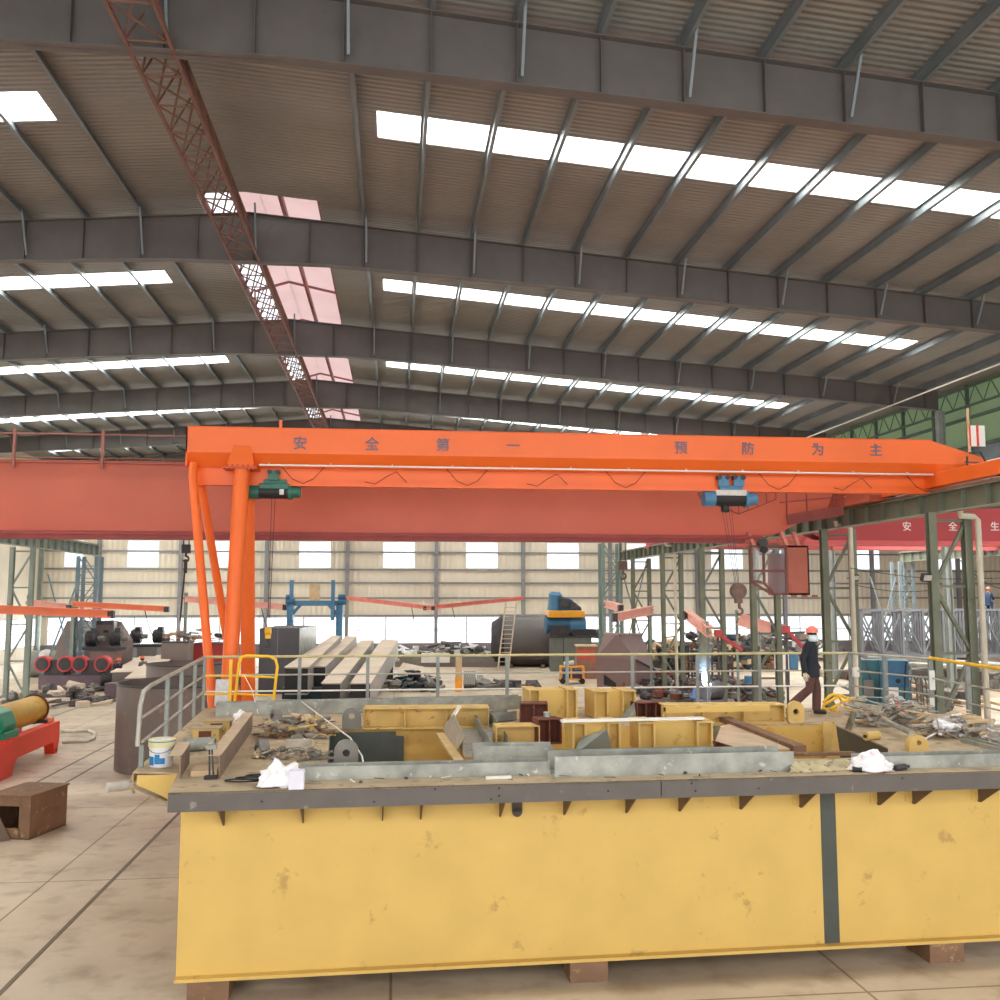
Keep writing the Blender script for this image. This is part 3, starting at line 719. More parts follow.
# right walkway basket with bars
m = MB()
for k in range(9):
    x = 8.6 + k * 0.28; m.bar((x, -0.5, zt - 0.15), (x, -0.5, zt - 1.25 + 0.18 * abs(k - 4) * 0.6), 0.018, 0.018)
m.tube([(8.4, -0.5, zt - 0.2)] + [(8.6 + k * 0.28, -0.5, zt - 1.25 + 0.11 * abs(k - 4)) for k in range(9)], 0.02, 6)
m.bar((11.0, -0.4, zt - 0.9), (13.0, -0.4, zt - 0.7), 0.03, 0.03); m.bar((11.2, -0.4, zt - 1.4), (12.9, -0.4, zt - 1.1), 0.04, 0.3)
for x in (11.2, 11.8, 12.6): m.bar((x, -0.4, zt - 1.3), (x, -0.4, zt - 0.4), 0.03, 0.03)
m.build('service_platform', M('platform_dark_red', (128, 62, 56), 0.7), t)
# cab
c0 = PY(750, 541, RY - 1.2); c1 = PY(810, 595, RY - 1.2)
cab = thing('x', 'x', 'x'); bpy.data.objects.remove(cab)
xa, xb, za, zc = c0.x, c1.x, c1.z, c0.z; xm = PY(787, 560, RY - 1.2).x
ya, yb = -1.2, 0.2
m = MB()
m.box(xm, ya, za, xb, ya + 0.04, zc - 0.12); m.box(xm - 0.0, ya, za - 0.0, xb, yb, za + 0.05)
m.box(xb - 0.04, ya, za, xb, yb, zc - 0.12); m.box(xa, ya, zc - 0.17, xb, yb, zc - 0.12)
m.box(xm, yb - 0.03, za, xb, yb, zc - 0.3)
for k in range(3): m.box(xm + 0.1 + k * 0.3, ya - 0.02, za - 0.06, xm + 0.25 + k * 0.3, ya + 0.05, za)
m.build('cab_body', cabred, t)
ww = xm - xa
m = MB()
for x in (xa, xa + ww * 0.33, xm - 0.05):
    m.bar((x + 0.03, ya, za + (0.35 if x < xa + ww * 0.5 else 0)), (x + 0.03, ya, zc - 0.12), 0.06, 0.06)
m.bar((xa, ya, (za + zc) / 2 - 0.08), (xm, ya, (za + zc) / 2 - 0.08), 0.05, 0.07)
m.bar((xa, ya, zc - 0.15), (xm, ya, zc - 0.15), 0.05, 0.07); m.bar((xa, ya, za + 0.38), (xa + ww * 0.3, ya, za + 0.36), 0.05, 0.06)
m.bar((xa + ww * 0.33, ya, za + 0.35), (xa + ww * 0.62, ya, za + 0.05), 0.05, 0.06); m.bar((xa + ww * 0.6, ya, za + 0.03), (xm, ya, za + 0.03), 0.05, 0.06)
m.bar((xa, ya, za + 0.36), (xa + ww * 0.6, ya, za + 0.0), 0.06, 0.06)
for x in (xa + 0.03, xm): m.bar((x, ya, zc - 0.15), (x, yb, zc - 0.15), 0.05, 0.05); 
m.build('cab_frame', M('cab_frame_brown', (118, 68, 60), 0.6), t)
m = MB(); m.box(xa + 0.05, ya + 0.01, za + 0.4, xa + ww * 0.33, ya + 0.018, zc - 0.15)
m.prism([(xa + ww * 0.36, ya + 0.01, za + 0.38), (xa + ww * 0.64, ya + 0.01, za + 0.06), (xm - 0.03, ya + 0.01, za + 0.06), (xm - 0.03, ya + 0.01, zc - 0.18), (xa + ww * 0.36, ya + 0.01, zc - 0.18)], (0, 0.008, 0))
m.build('cab_window', glass_m, t)
m = MB()
for x in (xa + 0.3, xb - 0.4, xb - 0.05): m.bar((x, ya + 0.5, zc - 0.15), (x, ya + 0.9, zr + 0.3), 0.1, 0.1)
m.bar((xa + 0.1, ya + 0.7, zc + 0.02), (xb, ya + 0.7, zc + 0.02), 0.12, 0.1); m.build('cab_hanger', cabred, t)
m = MB(); m.cyl((xa + 0.35, ya - 0.1, zc - 0.05), (xa + 0.35, ya + 0.1, zc - 0.05), 0.13, n=14); m.cyl((xa + 0.35, ya - 0.15, zc - 0.25), (xa + 0.4, ya + 0.0, zc - 0.2), 0.1, n=12); m.cyl((xa + 0.4, ya, zc), (xa + 0.3, ya, zc - 0.3), 0.05, n=8)
m.build('floodlight', darksteel, t)
# far cranes in the right bay
t = thing('overhead_crane', 'dark red crane girder with white characters at the right edge, under the runway', 'overhead crane', (14.4, 33, 0))
y = 33
z1 = PY(950, 508, y).z; z0 = PY(950, 541, y).z
m = MB(); m.prism([(0.0, 0, z0 + 0.5), (1.2, 0, z0), (27, 0, z0), (27, 0, z1), (0, 0, z1)][::-1], (0, 0.9, 0)); m.build('girder', M('deep_red_paint', (172, 58, 62), 0.5, var=0.08, scale=0.6), t)
m = MB(); m.box(0.3, -0.06, z0 - 0.16, 27, 1.0, z0); m.build('girder_flange', redfar, t)
for ch, u in zip('安全生', (907, 953, 995)):
    p = PY(u, 527, y - 0.02); text_mesh(ch, 0.36, letter_w, t, (p.x - 14.4, -0.012, p.z))
t = thing('overhead_crane', 'faded pink red crane girder far off, seen below the big red girder', 'overhead crane', (14.6, 50, 0))
z0 = PY(740, 549, 50).z
m = MB(); m.box(-1.0, 0, z0, 30, 0.8, z0 + 1.3); m.build('girder', redfar, t)
for u in (755, 778, 805, 832): 
    m = MB(); x = PY(u, 545, 50).x - 14.6; m.box(x - 0.05, -0.1, z0 - 0.1, x + 0.05, 0, z0 + 1.2); m.build('stiffener', cabred, t)
# hook hanging from the red crane and others
def hook(u, v, Y, s, label, zrope, mt=darksteel, tail=0):
    p = PY(u, v, Y); t = thing('hook_block', label, 'crane hook', p, 0, 'hanging crane hooks')
    m = MB(); m.box(-0.2 * s, -0.1 * s, 0, 0.2 * s, 0.1 * s, 0.4 * s); m.build('block', mt, t, bevel=0.03 * s)
    m = MB(); m.cyl((-0.12 * s, 0, 0.3 * s), (-0.12 * s, 0, zrope - p.z), 0.016, n=5); m.cyl((0.12 * s, 0, 0.3 * s), (0.12 * s, 0, zrope - p.z), 0.016, n=5); m.build('wire_rope', darksteel, t)
    m = MB(); q = [(0, 0, 0), (0, 0, -0.15 * s)] + [(0.13 * s * math.sin(a), 0, (-0.28 + 0.13 * math.cos(a)) * s) for a in [R(k) for k in range(20, 270, 25)]]
    m.tube(q, [0.05 * s] * 2 + [0.045 * s] * (len(q) - 3) + [0.02 * s], 8); m.build('hook', mt, t, smooth=True)
    if tail:
        m = MB(); m.cyl((0, 0, -0.3 * s), (-0.1, 0, -tail), 0.025, n=6); m.cyl((0, 0, -0.3 * s), (0, 0, -tail * 0.3), 0.05, n=6); m.build('sling', darksteel, t)
hook(186, 553, 27.6, 0.6, 'black crane hook with long sling left of the gantry legs', 7.0, tail=1.9)
hook(623, 570, 27.6, 0.65, 'brown crane hook hanging left of the lattice columns', 7.0, brn)

# =================================================================== people
def skinmesh(name, J, E_, mt, parent, root, sub=1):
    ks = list(J); me = bpy.data.meshes.new(name)
    me.from_pydata([J[k][0] for k in ks], [(ks.index(a), ks.index(b)) for a, b in E_], [])
    o = bpy.data.objects.new(name, me); COL.objects.link(o); o.parent = parent; INV[o.name] = Matrix()
    md = o.modifiers.new('skin', 'SKIN'); md.use_smooth_shade = True
    sv = me.skin_vertices[0].data
    for i, k in enumerate(ks):
        r = J[k][1]; sv[i].radius = r if isinstance(r, tuple) else (r, r); sv[i].use_root = (k == root)
    s = o.modifiers.new('sub', 'SUBSURF'); s.levels = sub; s.render_levels = sub
    me.materials.append(mt)
    return o
skin_c = M('skin_tone', (196, 146, 118), 0.6, var=0.05)
def person(loc, rz, label, jacket, trousers, helmet, J=None, mask=True, s=1.0, head_turn=-62, fingers=True, group=None, glove=True):
    t = thing('person', label, 'person', loc, rz, group)
    P = dict(hipL=(0, .09, .93), hipR=(0, -.09, .93), kneeL=(.1, .1, .50), ankL=(.08, .1, .09), toeL=(.24, .11, .05),
             kneeR=(-.02, -.1, .52), ankR=(-.40, -.1, .17), toeR=(-.25, -.1, .05), pel=(0, 0, .95), waist=(0, 0, 1.1), chest=(.0, 0, 1.3), neckb=(.01, 0, 1.42), neck=(.03, 0, 1.47), head=(.05, 0, 1.56),
             shL=(.0, .19, 1.39), elL=(.02, .26, 1.12), wrL=(.14, .24, .88), shR=(.0, -.19, 1.39), elR=(-.12, -.25, 1.12), wrR=(-.09, -.27, .84))
    if J: P.update(J)
    P = {k: (v[0] * s, v[1] * s, v[2] * s) for k, v in P.items()}
    q = lambda k, r: (P[k], r * s if not isinstance(r, tuple) else (r[0] * s, r[1] * s))
    B = {k: q(k, r) for k, r in dict(pel=.12, waist=.11, chest=.13, neckb=.08, neck=.055, hipL=.085, hipR=.085, kneeL=.055, kneeR=.055, ankL=.038, ankR=.038, toeL=.03, toeR=.03,
                                     shL=.055, shR=.055, elL=.04, elR=.04, wrL=.028, wrR=.028).items()}
    hd = Vector(P['head'])
    B['head'] = (tuple(hd), (.085 * s, .095 * s)); B['crown'] = (tuple(hd + Vector((0, 0, .085 * s))), .07 * s)
    E_ = [('pel', 'waist'), ('waist', 'chest'), ('chest', 'neckb'), ('neckb', 'neck'), ('neck', 'head'), ('head', 'crown'), ('pel', 'hipL'), ('pel', 'hipR'), ('hipL', 'kneeL'), ('kneeL', 'ankL'), ('ankL', 'toeL'),
          ('hipR', 'kneeR'), ('kneeR', 'ankR'), ('ankR', 'toeR'), ('chest', 'shL'), ('shL', 'elL'), ('elL', 'wrL'), ('chest', 'shR'), ('shR', 'elR'), ('elR', 'wrR')]
    gl = M('work_glove', (206, 192, 164), 0.9)
    for sd in 'LR':
        wv = Vector(P['wr' + sd]); dv = (wv - Vector(P['el' + sd])).normalized(); side = Vector((1, 0, 0)) - dv * dv.x; side.normalize()
        pm = wv + dv * .075 * s; B['pm' + sd] = (tuple(pm), (.042 * s, .022 * s)); E_.append(('wr' + sd, 'pm' + sd))
    bd = skinmesh('body', B, E_, skin_c, t, 'pel')
    if fingers:
        for sd in 'LR':
            wv = Vector(P['wr' + sd]); dv = (wv - Vector(P['el' + sd])).normalized(); side = Vector((1, 0, 0)) - dv * dv.x; side.normalize(); inn = dv.cross(side) * (1 if sd == 'L' else -1)
            m = MB()
            root = wv + dv * .02 * s
            m.tube([wv + dv * .0 * s, wv + dv * .03 * s, wv + dv * .09 * s, wv + dv * .1 * s], [.034 * s, .045 * s, .046 * s, .03 * s], 10)
            for i, L in enumerate((.075, .085, .08, .062)):
                b0 = wv + dv * .09 * s + side * (.033 - i * .022) * s
                m.tube([b0, b0 + dv * L * .5 * s + inn * .008 * s, b0 + dv * L * .9 * s + inn * .03 * s], [.013 * s, .012 * s, .008 * s], 7)
            b0 = wv + dv * .035 * s + side * .035 * s
            m.tube([b0, b0 + (dv + side).normalized() * .04 * s, b0 + dv * .07 * s + side * .03 * s], [.015 * s, .013 * s, .009 * s], 7)
            m.build('glove' if glove else 'hand', gl if glove else skin_c, t, smooth=True)
    V = lambda k: Vector(P[k])
    def loft_ring(m, rings, n_=16):       # rings of (centre, half width across, half depth, axis)
        vs = []; fs = []
        for c_, a_, b_, ax in rings:
            ax = ax.normalized(); x_ = Vector((1, 0, 0)) - ax * ax.x; x_.normalize(); y_ = ax.cross(x_)
            for k in range(n_):
                q_ = 2 * math.pi * k / n_; vs.append(c_ + x_ * (b_ * s * math.cos(q_)) + y_ * (a_ * s * math.sin(q_)))
        for i_ in range(len(rings) - 1):
            for k in range(n_): fs.append((i_ * n_ + k, i_ * n_ + (k + 1) % n_, (i_ + 1) * n_ + (k + 1) % n_, (i_ + 1) * n_ + k))
        fs += [tuple(range(n_)), tuple(range((len(rings) - 1) * n_, len(rings) * n_))]
        m.add(vs, fs)
    up_ = (V('chest') - V('pel')).normalized(); m = MB()
    loft_ring(m, [(V('pel') - up_ * .2 * s, .215, .175, up_), (V('pel') - up_ * .06 * s, .205, .17, up_), (V('waist'), .19, .15, up_), (V('chest'), .215, .15, up_), (V('chest').lerp(V('neckb'), .55), .205, .125, up_), (V('neckb') + up_ * .0 * s, .12, .09, up_), (V('neckb') + up_ * .045 * s, .075, .07, up_)])
    for sd in 'LR':
        a_ = V('sh' + sd); b_ = V('el' + sd); c_ = V('wr' + sd); d1 = b_ - a_; d2 = c_ - b_
        loft_ring(m, [(a_ - d1 * .12 + Vector((0, 0, .01)), .055, .06, d1), (a_, .078, .08, d1), (a_.lerp(b_, .5), .07, .072, d1), (b_, .064, .066, d1 + d2), (b_.lerp(c_, .5), .06, .06, d2), (c_, .056, .056, d2)], 12)
    m.build('jacket', jacket, t, smooth=True)
    m = MB(); hp_ = (V('hipL') + V('hipR')) / 2
    loft_ring(m, [(V('pel') + up_ * .06 * s, .17, .13, up_), (hp_ - Vector((0, 0, .06 * s)), .175, .14, up_), (hp_ - Vector((0, 0, .14 * s)), .12, .11, up_)])
    for sd in 'LR':
        a_ = V('hip' + sd); b_ = V('knee' + sd); c_ = V('ank' + sd); d1 = b_ - a_; d2 = c_ - b_
        loft_ring(m, [(a_ + Vector((0, 0, .02 * s)), .095, .11, d1), (a_.lerp(b_, .4), .095, .105, d1), (b_, .078, .085, d1 + d2), (b_.lerp(c_, .5), .078, .085, d2), (c_ + Vector((0, 0, .0)), .075, .08, d2)], 14)
    m.build('trousers', trousers, t, smooth=True)
    for sd in 'LR':
        a = Vector(P['ank' + sd]); b = Vector(P['toe' + sd]); m = MB()
        h = (a - b); h.z = 0; h = h.normalized() * .07 * s
        m.tube([a + h * .8 - Vector((0, 0, .035 * s)), a - Vector((0, 0, .03 * s)), (a + b) / 2 - Vector((0, 0, .01 * s)), b, b - h * .4], [.035 * s, .05 * s, .048 * s, .042 * s, .025 * s], 10)
        m.build('shoe', M('brown_shoe', (58, 44, 40), 0.6), t, smooth=True)
    # face and headgear on the turned head
    ht = R(head_turn); fx = Vector((math.cos(ht), math.sin(ht), 0)); sx = Vector((-math.sin(ht), math.cos(ht), 0)); c = hd
    m = MB(); m.tube([c + fx * .085 * s + Vector((0, 0, .02 * s)), c + fx * .112 * s + Vector((0, 0, -.02 * s))], [.010 * s, .016 * s], 7); m.build('nose', skin_c, t, smooth=True)
    m = MB()
    for k in (-1, 1): m.blob(tuple(c + fx * .086 * s + sx * k * .034 * s + Vector((0, 0, .028 * s))), .012 * s, .012 * s, .008 * s, 8, 6)
    m.build('eyes', M('eye_dark', (40, 30, 28), 0.4), t)
    m = MB()
    for k in (-1, 1): m.blob(tuple(c + sx * k * .092 * s), .02 * s, .02 * s, .033 * s, 8, 6)
    m.build('ears', skin_c, t, smooth=True)
    m = MB(); m.blob(tuple(c - fx * .018 * s + Vector((0, 0, .035 * s))), .098 * s, .098 * s, .095 * s, 14, 8); m.build('hair', M('black_hair', (30, 26, 26), 0.7), t, smooth=True)
    if mask:
        m = MB(); vs = []; fs = []
        for i in range(5):
            for k in range(9):
                a = ht + R(-62 + k * 15.5); r = (.104 + (.012 if 0 < i < 4 else 0)) * s * (1.06 if k in (3, 4, 5) else 1)
                vs.append((c.x + r * math.cos(a), c.y + r * math.sin(a), c.z + (.012 - i * .032) * s))
        for i in range(4):
            for k in range(8): fs.append((i * 9 + k, i * 9 + k + 1, (i + 1) * 9 + k + 1, (i + 1) * 9 + k))
        m.add(vs, fs); o = m.build('face_mask', M('mask_pale_blue', (214, 232, 236), 0.8), t, smooth=True)
        sm = o.modifiers.new('thick', 'SOLIDIFY'); sm.thickness = .003
    else:
        m = MB(); a = c + fx * .092 * s + Vector((0, 0, -.052 * s)); m.tube([a - sx * .02 * s, a, a + sx * .02 * s], .006 * s, 6); m.build('mouth', M('lip', (150, 86, 78), 0.6), t)
    m = MB(); cz = c + Vector((0, 0, .055 * s)); n_ = 18; vs = []; fs = []
    for i in range(6):
        th = R(90 - i * 17); 
        for k in range(n_):
            a = 2 * math.pi * k / n_; vs.append((cz.x + .128 * s * math.sin(th) * math.cos(a), cz.y + .118 * s * math.sin(th) * math.sin(a), cz.z + .132 * s * math.cos(th)))
    for i in range(5):
        for k in range(n_): fs.append((i * n_ + k, i * n_ + (k + 1) % n_, (i + 1) * n_ + (k + 1) % n_, (i + 1) * n_ + k))
    fs.append(tuple(5 * n_ + k for k in range(n_)))
    m.add(vs, fs)
    m.prism([tuple(cz + (fx * math.cos(R(a)) * .15 + sx * math.sin(R(a)) * .112) * s) for a in range(-80, 81, 16)], (0, 0, .012 * s))
    m.cyl(tuple(cz), tuple(cz + Vector((0, 0, .014 * s))), .131 * s, n=20)
    m.bar(cz - fx * .11 * s + Vector((0, 0, .07 * s)), cz + fx * .1 * s + Vector((0, 0, .085 * s)), .02 * s, .1 * s)
    m.build('hard_hat', helmet, t, smooth=True)
    return t

# =================================================================== the machine frame in front
DZ = 2.64
def D(u, v, dz=0.0): return PZ(u, v, DZ + dz)
o0 = D(168, 793); dr = (D(1000, 771) - o0); RZ = math.atan2(dr.y, dr.x)
ex = Vector((math.cos(RZ), math.sin(RZ), 0)); ey = Vector((-math.sin(RZ), math.cos(RZ), 0)); Z = Vector((0, 0, 1))
fr = thing('welded_machine_bed', 'large yellow steel machine frame with grey edge plate filling the foreground', 'machine frame', (o0.x, o0.y, 0), RZ)
RIGHT = 16.0
m = MB(); m.box(0, 0, DZ - 0.23, 10.85, 0.014, DZ); o = m.build('edge_plate', edge_m, fr)
m = MB(); m.box(4.66 + 1.43, -0.003, DZ - 0.2, 4.675 + 1.43, 0, DZ - 0.02)
for x, z in ((1.1, .13), (2.45, .17), (3.2, .04), (4.0, .05), (4.0, .14), (5.4, .12), (6.5, .05), (6.55, .15), (7.4, .14), (9.4, .06), (3.9, .18)): m.cyl((x, 0.001, DZ - z), (x, -0.004, DZ - z), 0.014, n=10)
m.build('bolt_holes', black, fr)
m = MB(); m.box(10.87, 0, DZ - 0.23, RIGHT, 0.014, DZ); m.build('edge_plate', edge_m, fr)
fy = 0.62
def at_y(u, v, yl):     # point on the ray at local depth yl
    q = ray(u, v); n_ = ey; k = ((Vector((o0.x, o0.y, 0)) + ey * yl - EYE).dot(n_)) / q.dot(n_); return EYE + q * k
def lx(p): q = p - Vector((o0.x, o0.y, 0)); return q.dot(ex), q.dot(ey)
XL, _ = lx(at_y(181, 812, fy))
m = MB(); m.box(XL, fy, 0.3, RIGHT, fy + 0.03, DZ - 0.03); m.build('front_web', yellow, fr)
m = MB(); m.box(XL, fy - 0.12, 0.26, RIGHT, fy + 0.2, 0.3); m.build('lower_flange', yellow, fr)
for x in (0.2, 5, 10, 15):
    m = MB(); m.box(x, fy - 0.1, 0, x + 0.5, fy + 0.5, 0.26); m.build('support_block', rustbox, fr)
x1, _ = lx(at_y(820, 800, fy)); x2, _ = lx(at_y(835, 800, fy))
m = MB(); m.box(x1, fy - 0.006, 0.3, x2, fy, DZ - 0.03); m.build('primer_patch', patch_m, fr)
x1, _ = lx(at_y(512, 800, fy)); x2, _ = lx(at_y(522, 800, fy))
m = MB(); zt_ = at_y(517, 802, fy).z; zb_ = at_y(517, 816, fy).z; m.box(x1, fy - 0.03, zb_ + 0.06, x2, fy, zt_ + 0.1); m.cyl(((x1 + x2) / 2, fy - 0.03, zb_ + 0.06), ((x1 + x2) / 2, fy, zb_ + 0.06), (x2 - x1) / 2, n=18)
m.build('dark_tab', M('dark_brown_tab', (74, 62, 54), 0.6), fr)
gus = M('brown_gusset_plate', (110, 90, 70), 0.65, var=0.15)
for u in (224, 303, 382, 420, 499, 563, 625, 678, 739, 799, 877, 912, 978, 1040, 1100):
    x, _ = lx(at_y(u, 805, fy)); zz = at_y(u, 805, fy).z
    m = MB(); m.prism([(x, fy, DZ - 0.03), (x, fy, DZ - 0.53), (x, fy - 0.06, DZ - 0.53), (x, 0.02, DZ - 0.2), (x, 0.02, DZ - 0.03)], (0.016, 0, 0)); m.build('bracket', gus, fr)
    m = MB(); m.box(x - 0.1, fy - 0.014, DZ - 0.5, x, fy, DZ - 0.03); m.cyl((x - 0.04, fy - 0.02, DZ - 0.42), (x - 0.04, fy - 0.01, DZ - 0.42), 0.02, n=8); m.build('bracket_pad', yellow, fr)
# top plates
def slab(name, uvs, mt, dz=0.0, t=0.02, parent=fr):
    P = [D(u, v, dz) for u, v in uvs]; P = [Vector((p.x, p.y, DZ + dz - t)) for p in P]
    a = sum(P[i].x * P[(i + 1) % len(P)].y - P[(i + 1) % len(P)].x * P[i].y for i in range(len(P)))
    if a < 0: P = P[::-1]
    m = MB(); m.prism(P, (0, 0, t)); return m.build(name, mt, parent, world=True)
W_NL, W_FL, W_FR, W_NR = (327, 768), (330, 729), (834, 724), (888, 748)
slab('front_deck', [(168, 793), (1000, 771), (1150, 767), (1150, 752), (1000, 753), (888, 757), (327, 768), (178, 773)], deck_m)
slab('left_deck', [(133, 772), (178, 773), (327, 768), (330, 729), (340, 706), (205, 708)], deck_m)
slab('back_deck', [(330, 729), (834, 724), (860, 708), (340, 706)], deck_m)
slab('right_deck', [(834, 724), (888, 748), (888, 757), (1000, 753), (1150, 752), (1150, 745), (1000, 726), (860, 708)], deck_m)
def wallq(name, a, b, z0, z1, mt, th=0.02):
    A = D(*a); B = D(*b); m = MB(); m.bar((A.x, A.y, (z0 + z1) / 2), (B.x, B.y, (z0 + z1) / 2), th, z1 - z0); return m.build(name, mt, fr, world=True)
WZ = 1.25
yw = M('well_yellow', (212, 172, 92), 0.6, var=0.1, scale=2, second=(196, 148, 70), amount=0.35, bump=0.2)
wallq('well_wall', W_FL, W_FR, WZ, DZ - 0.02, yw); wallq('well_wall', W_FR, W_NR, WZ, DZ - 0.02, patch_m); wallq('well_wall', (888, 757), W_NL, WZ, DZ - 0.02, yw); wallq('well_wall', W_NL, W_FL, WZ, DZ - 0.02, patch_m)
P = [D(*W_NL), D(888, 757), D(*W_NR), D(*W_FR), D(*W_FL)]; m = MB(); m.prism([Vector((p.x, p.y, WZ - 0.02)) for p in P], (0, 0, 0.02)); m.build('well_floor', yw, fr, world=True)
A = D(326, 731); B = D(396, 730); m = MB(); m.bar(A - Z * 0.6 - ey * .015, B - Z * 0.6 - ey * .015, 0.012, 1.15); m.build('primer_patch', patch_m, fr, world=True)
m = MB()
Af, Bf = D(327, 768), D(375, 767)
m.bar(D(396, 730) - Z * .35 - ey * .015, D(404, 730) - Z * .35 - ey * .015, .012, .5); m.bar(D(396, 730) - Z * .85 - ey * .015, D(412, 730) - Z * .8 - ey * .015, .012, .5)
Pp = [D(330, 731), D(378, 731), D(384, 740), D(390, 750), D(392, 760), D(392, 768), D(328, 768)]
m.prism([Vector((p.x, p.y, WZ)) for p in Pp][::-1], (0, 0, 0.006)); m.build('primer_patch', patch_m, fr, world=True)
A = D(822, 725); B = D(834, 725); m = MB(); m.hexa([A - Z * 0.9 - ey * .08, B - Z * .9 - ey * .3, B - Z * .9 - ey * .02, A - Z * 0.9 - ey * .02, A - ey * .04 + Z * .06, B - ey * .06 + Z * .06, B - ey * .0 + Z * .06, A - ey * .0 + Z * .06]); m.build('corner_gusset', yellow_w, fr, world=True)
# outer left and back sides
wallq('side_web', (133, 772), (205, 708), DZ - 0.14, DZ - 0.02, deck_m); wallq('back_web', (205, 708), (860, 708), 0.3, DZ - 0.02, yellow)
WF = [D(137, 774), D(180, 774)]; WF = [Vector((p.x, WF[0].y, DZ - .02)) for p in WF]; m = MB(); m.prism([WF[0], WF[1], WF[1] - Z * .42, WF[0].lerp(WF[1], .55) - Z * .26, WF[0] - Z * .12], (0, .03, 0)); m.build('wing_face', yellow, fr, world=True)
P = [D(178, 773), D(300, 770)]; wallq('inner_web', (203, 774), (225, 710), 0.3, DZ - .02, yellow_w)
for a in ((215, 714), (240, 714)):
    p = D(*a); m = MB(); m.box(p.x - 0.1, p.y, 0, p.x + 0.1, p.y + 0.2, DZ - 0.05); m.build('support_leg', rustbox, fr, world=True)
for a in ((860, 710), (1100, 742)):
    p = D(*a); m = MB(); m.box(p.x - 0.1, p.y, 0, p.x + 0.1, p.y + 0.2, DZ - 0.05); m.build('support_leg', rustbox, fr, world=True)
# step frame with roller at the wing
m = MB(); A = PZ(107, 788, 2.1); B = PZ(132, 785, 2.1); m.cyl(A, B, 0.075, n=16); m.build('roller', silver, fr, world=True, smooth=True)
m = MB(); C_ = PZ(168, 802, 2.2); m.bar(B, C_, 0.09, 0.03); m.bar(B - ey * .1, PZ(135, 770, DZ) - Z * .3, 0.03, 0.03); m.bar(PZ(131, 781, 2.3), PZ(140, 768, 2.6), 0.05, 0.04); m.build('step_frame', deck_m, fr, world=True)
# lifting lugs
def lug(u1, u2, vb, vt, vh, mt, th=0.05, rh=0.32):
    A = D(u1, vb); B = D(u2, vb); wd = (B - A).length; cx = (A + B) / 2; s = F_PX / cx.y
    H_ = (vb - vt) / s; ch = (vb - vh) / s; r = wd / 2
    m = MB()
    def outl(a):
        x = math.cos(a); z = math.sin(a)
        if z >= -0.0: return (r * x, H_ - r + r * z)
        k = min(1.0, abs(z) / max(abs(x), 1e-6)); 
        if abs(z) < abs(x): return (r * (1 if x > 0 else -1), (H_ - r) * (1 - k * 1.0))
        return (r * x / abs(z), 0)
    m.plate_hole(0, ch, r * rh, outl, 0, th)
    o = m.build('lifting_lug', mt, fr); q = lx(cx); 
    for v in o.data.vertices: v.co = Vector((v.co.x + q[0], v.co.y + q[1], v.co.z + DZ))
    return o
o = lug(342, 361, 730, 709, 717, lug_m)
o = lug(334, 358, 766, 741, 754, lug_m, 0.06)
m = MB(); A = D(330, 762, -0.9)
lug(788, 805, 723, 701, 712, yellow_w, 0.08, 0.38); lug(909, 930, 753, 735, 743, yellow_w, 0.12, 0.26)
m = MB(); p = D(797, 722); q = p + Z * 0.2; m.cyl(q - ey * .02, q + ey * .0, 0.06, n=14); m.build('bushing', darksteel, fr, world=True)
# back beams on the deck
def ybeam(u1, v1, u2, v2, h, d, label=None, ribs=3, mt=yellow_w):
    t, wd, s = base('stiffened_beam', label, 'steel beam', u1, v1, u2, v2, DZ, 'yellow stiffened beams at the back of the frame')
    t.location.z = DZ
    m = MB(); m.box(0, 0.2, 0, wd, 0.22, h); m.build('web', mt, t)
    m = MB(); m.box(0, 0, h - 0.02, wd, d, h); m.build('top_flange', mt, t)
    m = MB(); m.box(0, -0.08, 0, wd, d, 0.02); m.build('bottom_flange', mt, t)
    for k in range(ribs + 1):
        x = wd * k / ribs; m = MB(); m.box(max(0, x - 0.02), 0.03, 0.02, max(0.02, x), 0.2, h - 0.02); m.build('rib', mt, t)
    return t
ybeam(363, 729, 489, 728, 0.36, 0.5, 'yellow stiffened beam behind the left well, with a grey patch', 3)
ybeam(664, 724, 786, 723, 0.34, 0.45, 'yellow stiffened beam behind the right well, beside the yellow lug', 3)
m = MB(); A = D(664, 716, .3); B = D(771, 715, .3)
t, wd, s = base('square_tube', 'yellow square tube lying on the beam behind the right well', 'steel tube', 666, 713, 770, 711, DZ + 0.345)
m = MB(); m.box(0, 0, 0, wd, 0.14, 0.1); m.build('tube_wall', yellow, t)
m = MB(); m.box(-0.004, 0.02, 0.02, 0, 0.12, 0.08); m.build('tube_mouth', black, t)

# stubs of I and box section
def stub(u1, v1, u2, v2, vt, d, mt, label, grp, rib=1, z=DZ, name='beam_stub', open_left=False):
    t, wd, s = base(name, label, 'beam offcut', u1, v1, u2, v2, z, grp); h = (v1 - vt) / s
    m = MB(); m.box(0, -0.0, h - 0.02, wd, d, h); m.build('top_plate', mt, t)
    m = MB(); m.box(0, 0, 0, wd, d, 0.02); m.build('bottom_plate', mt, t)
    for x in (0, wd - 0.02):
        m = MB(); m.box(x, 0.0, 0.02, x + 0.02, d, h - 0.02); m.build('side_plate', mt, t)
    m = MB(); m.box(0.02, 0.2, 0.02, wd - 0.02, 0.22, h - 0.02); m.build('web', mt, t)
    for k in range(rib):
        x = wd * (k + 1) / (rib + 1); m = MB(); m.box(x - 0.012, 0.01, 0.02, x + 0.012, 0.2, h - 0.02); m.build('rib', mt, t)
    return t
GR = 'rust brown beam offcuts on the frame'; GYL = 'yellow welded box offcuts on the frame'
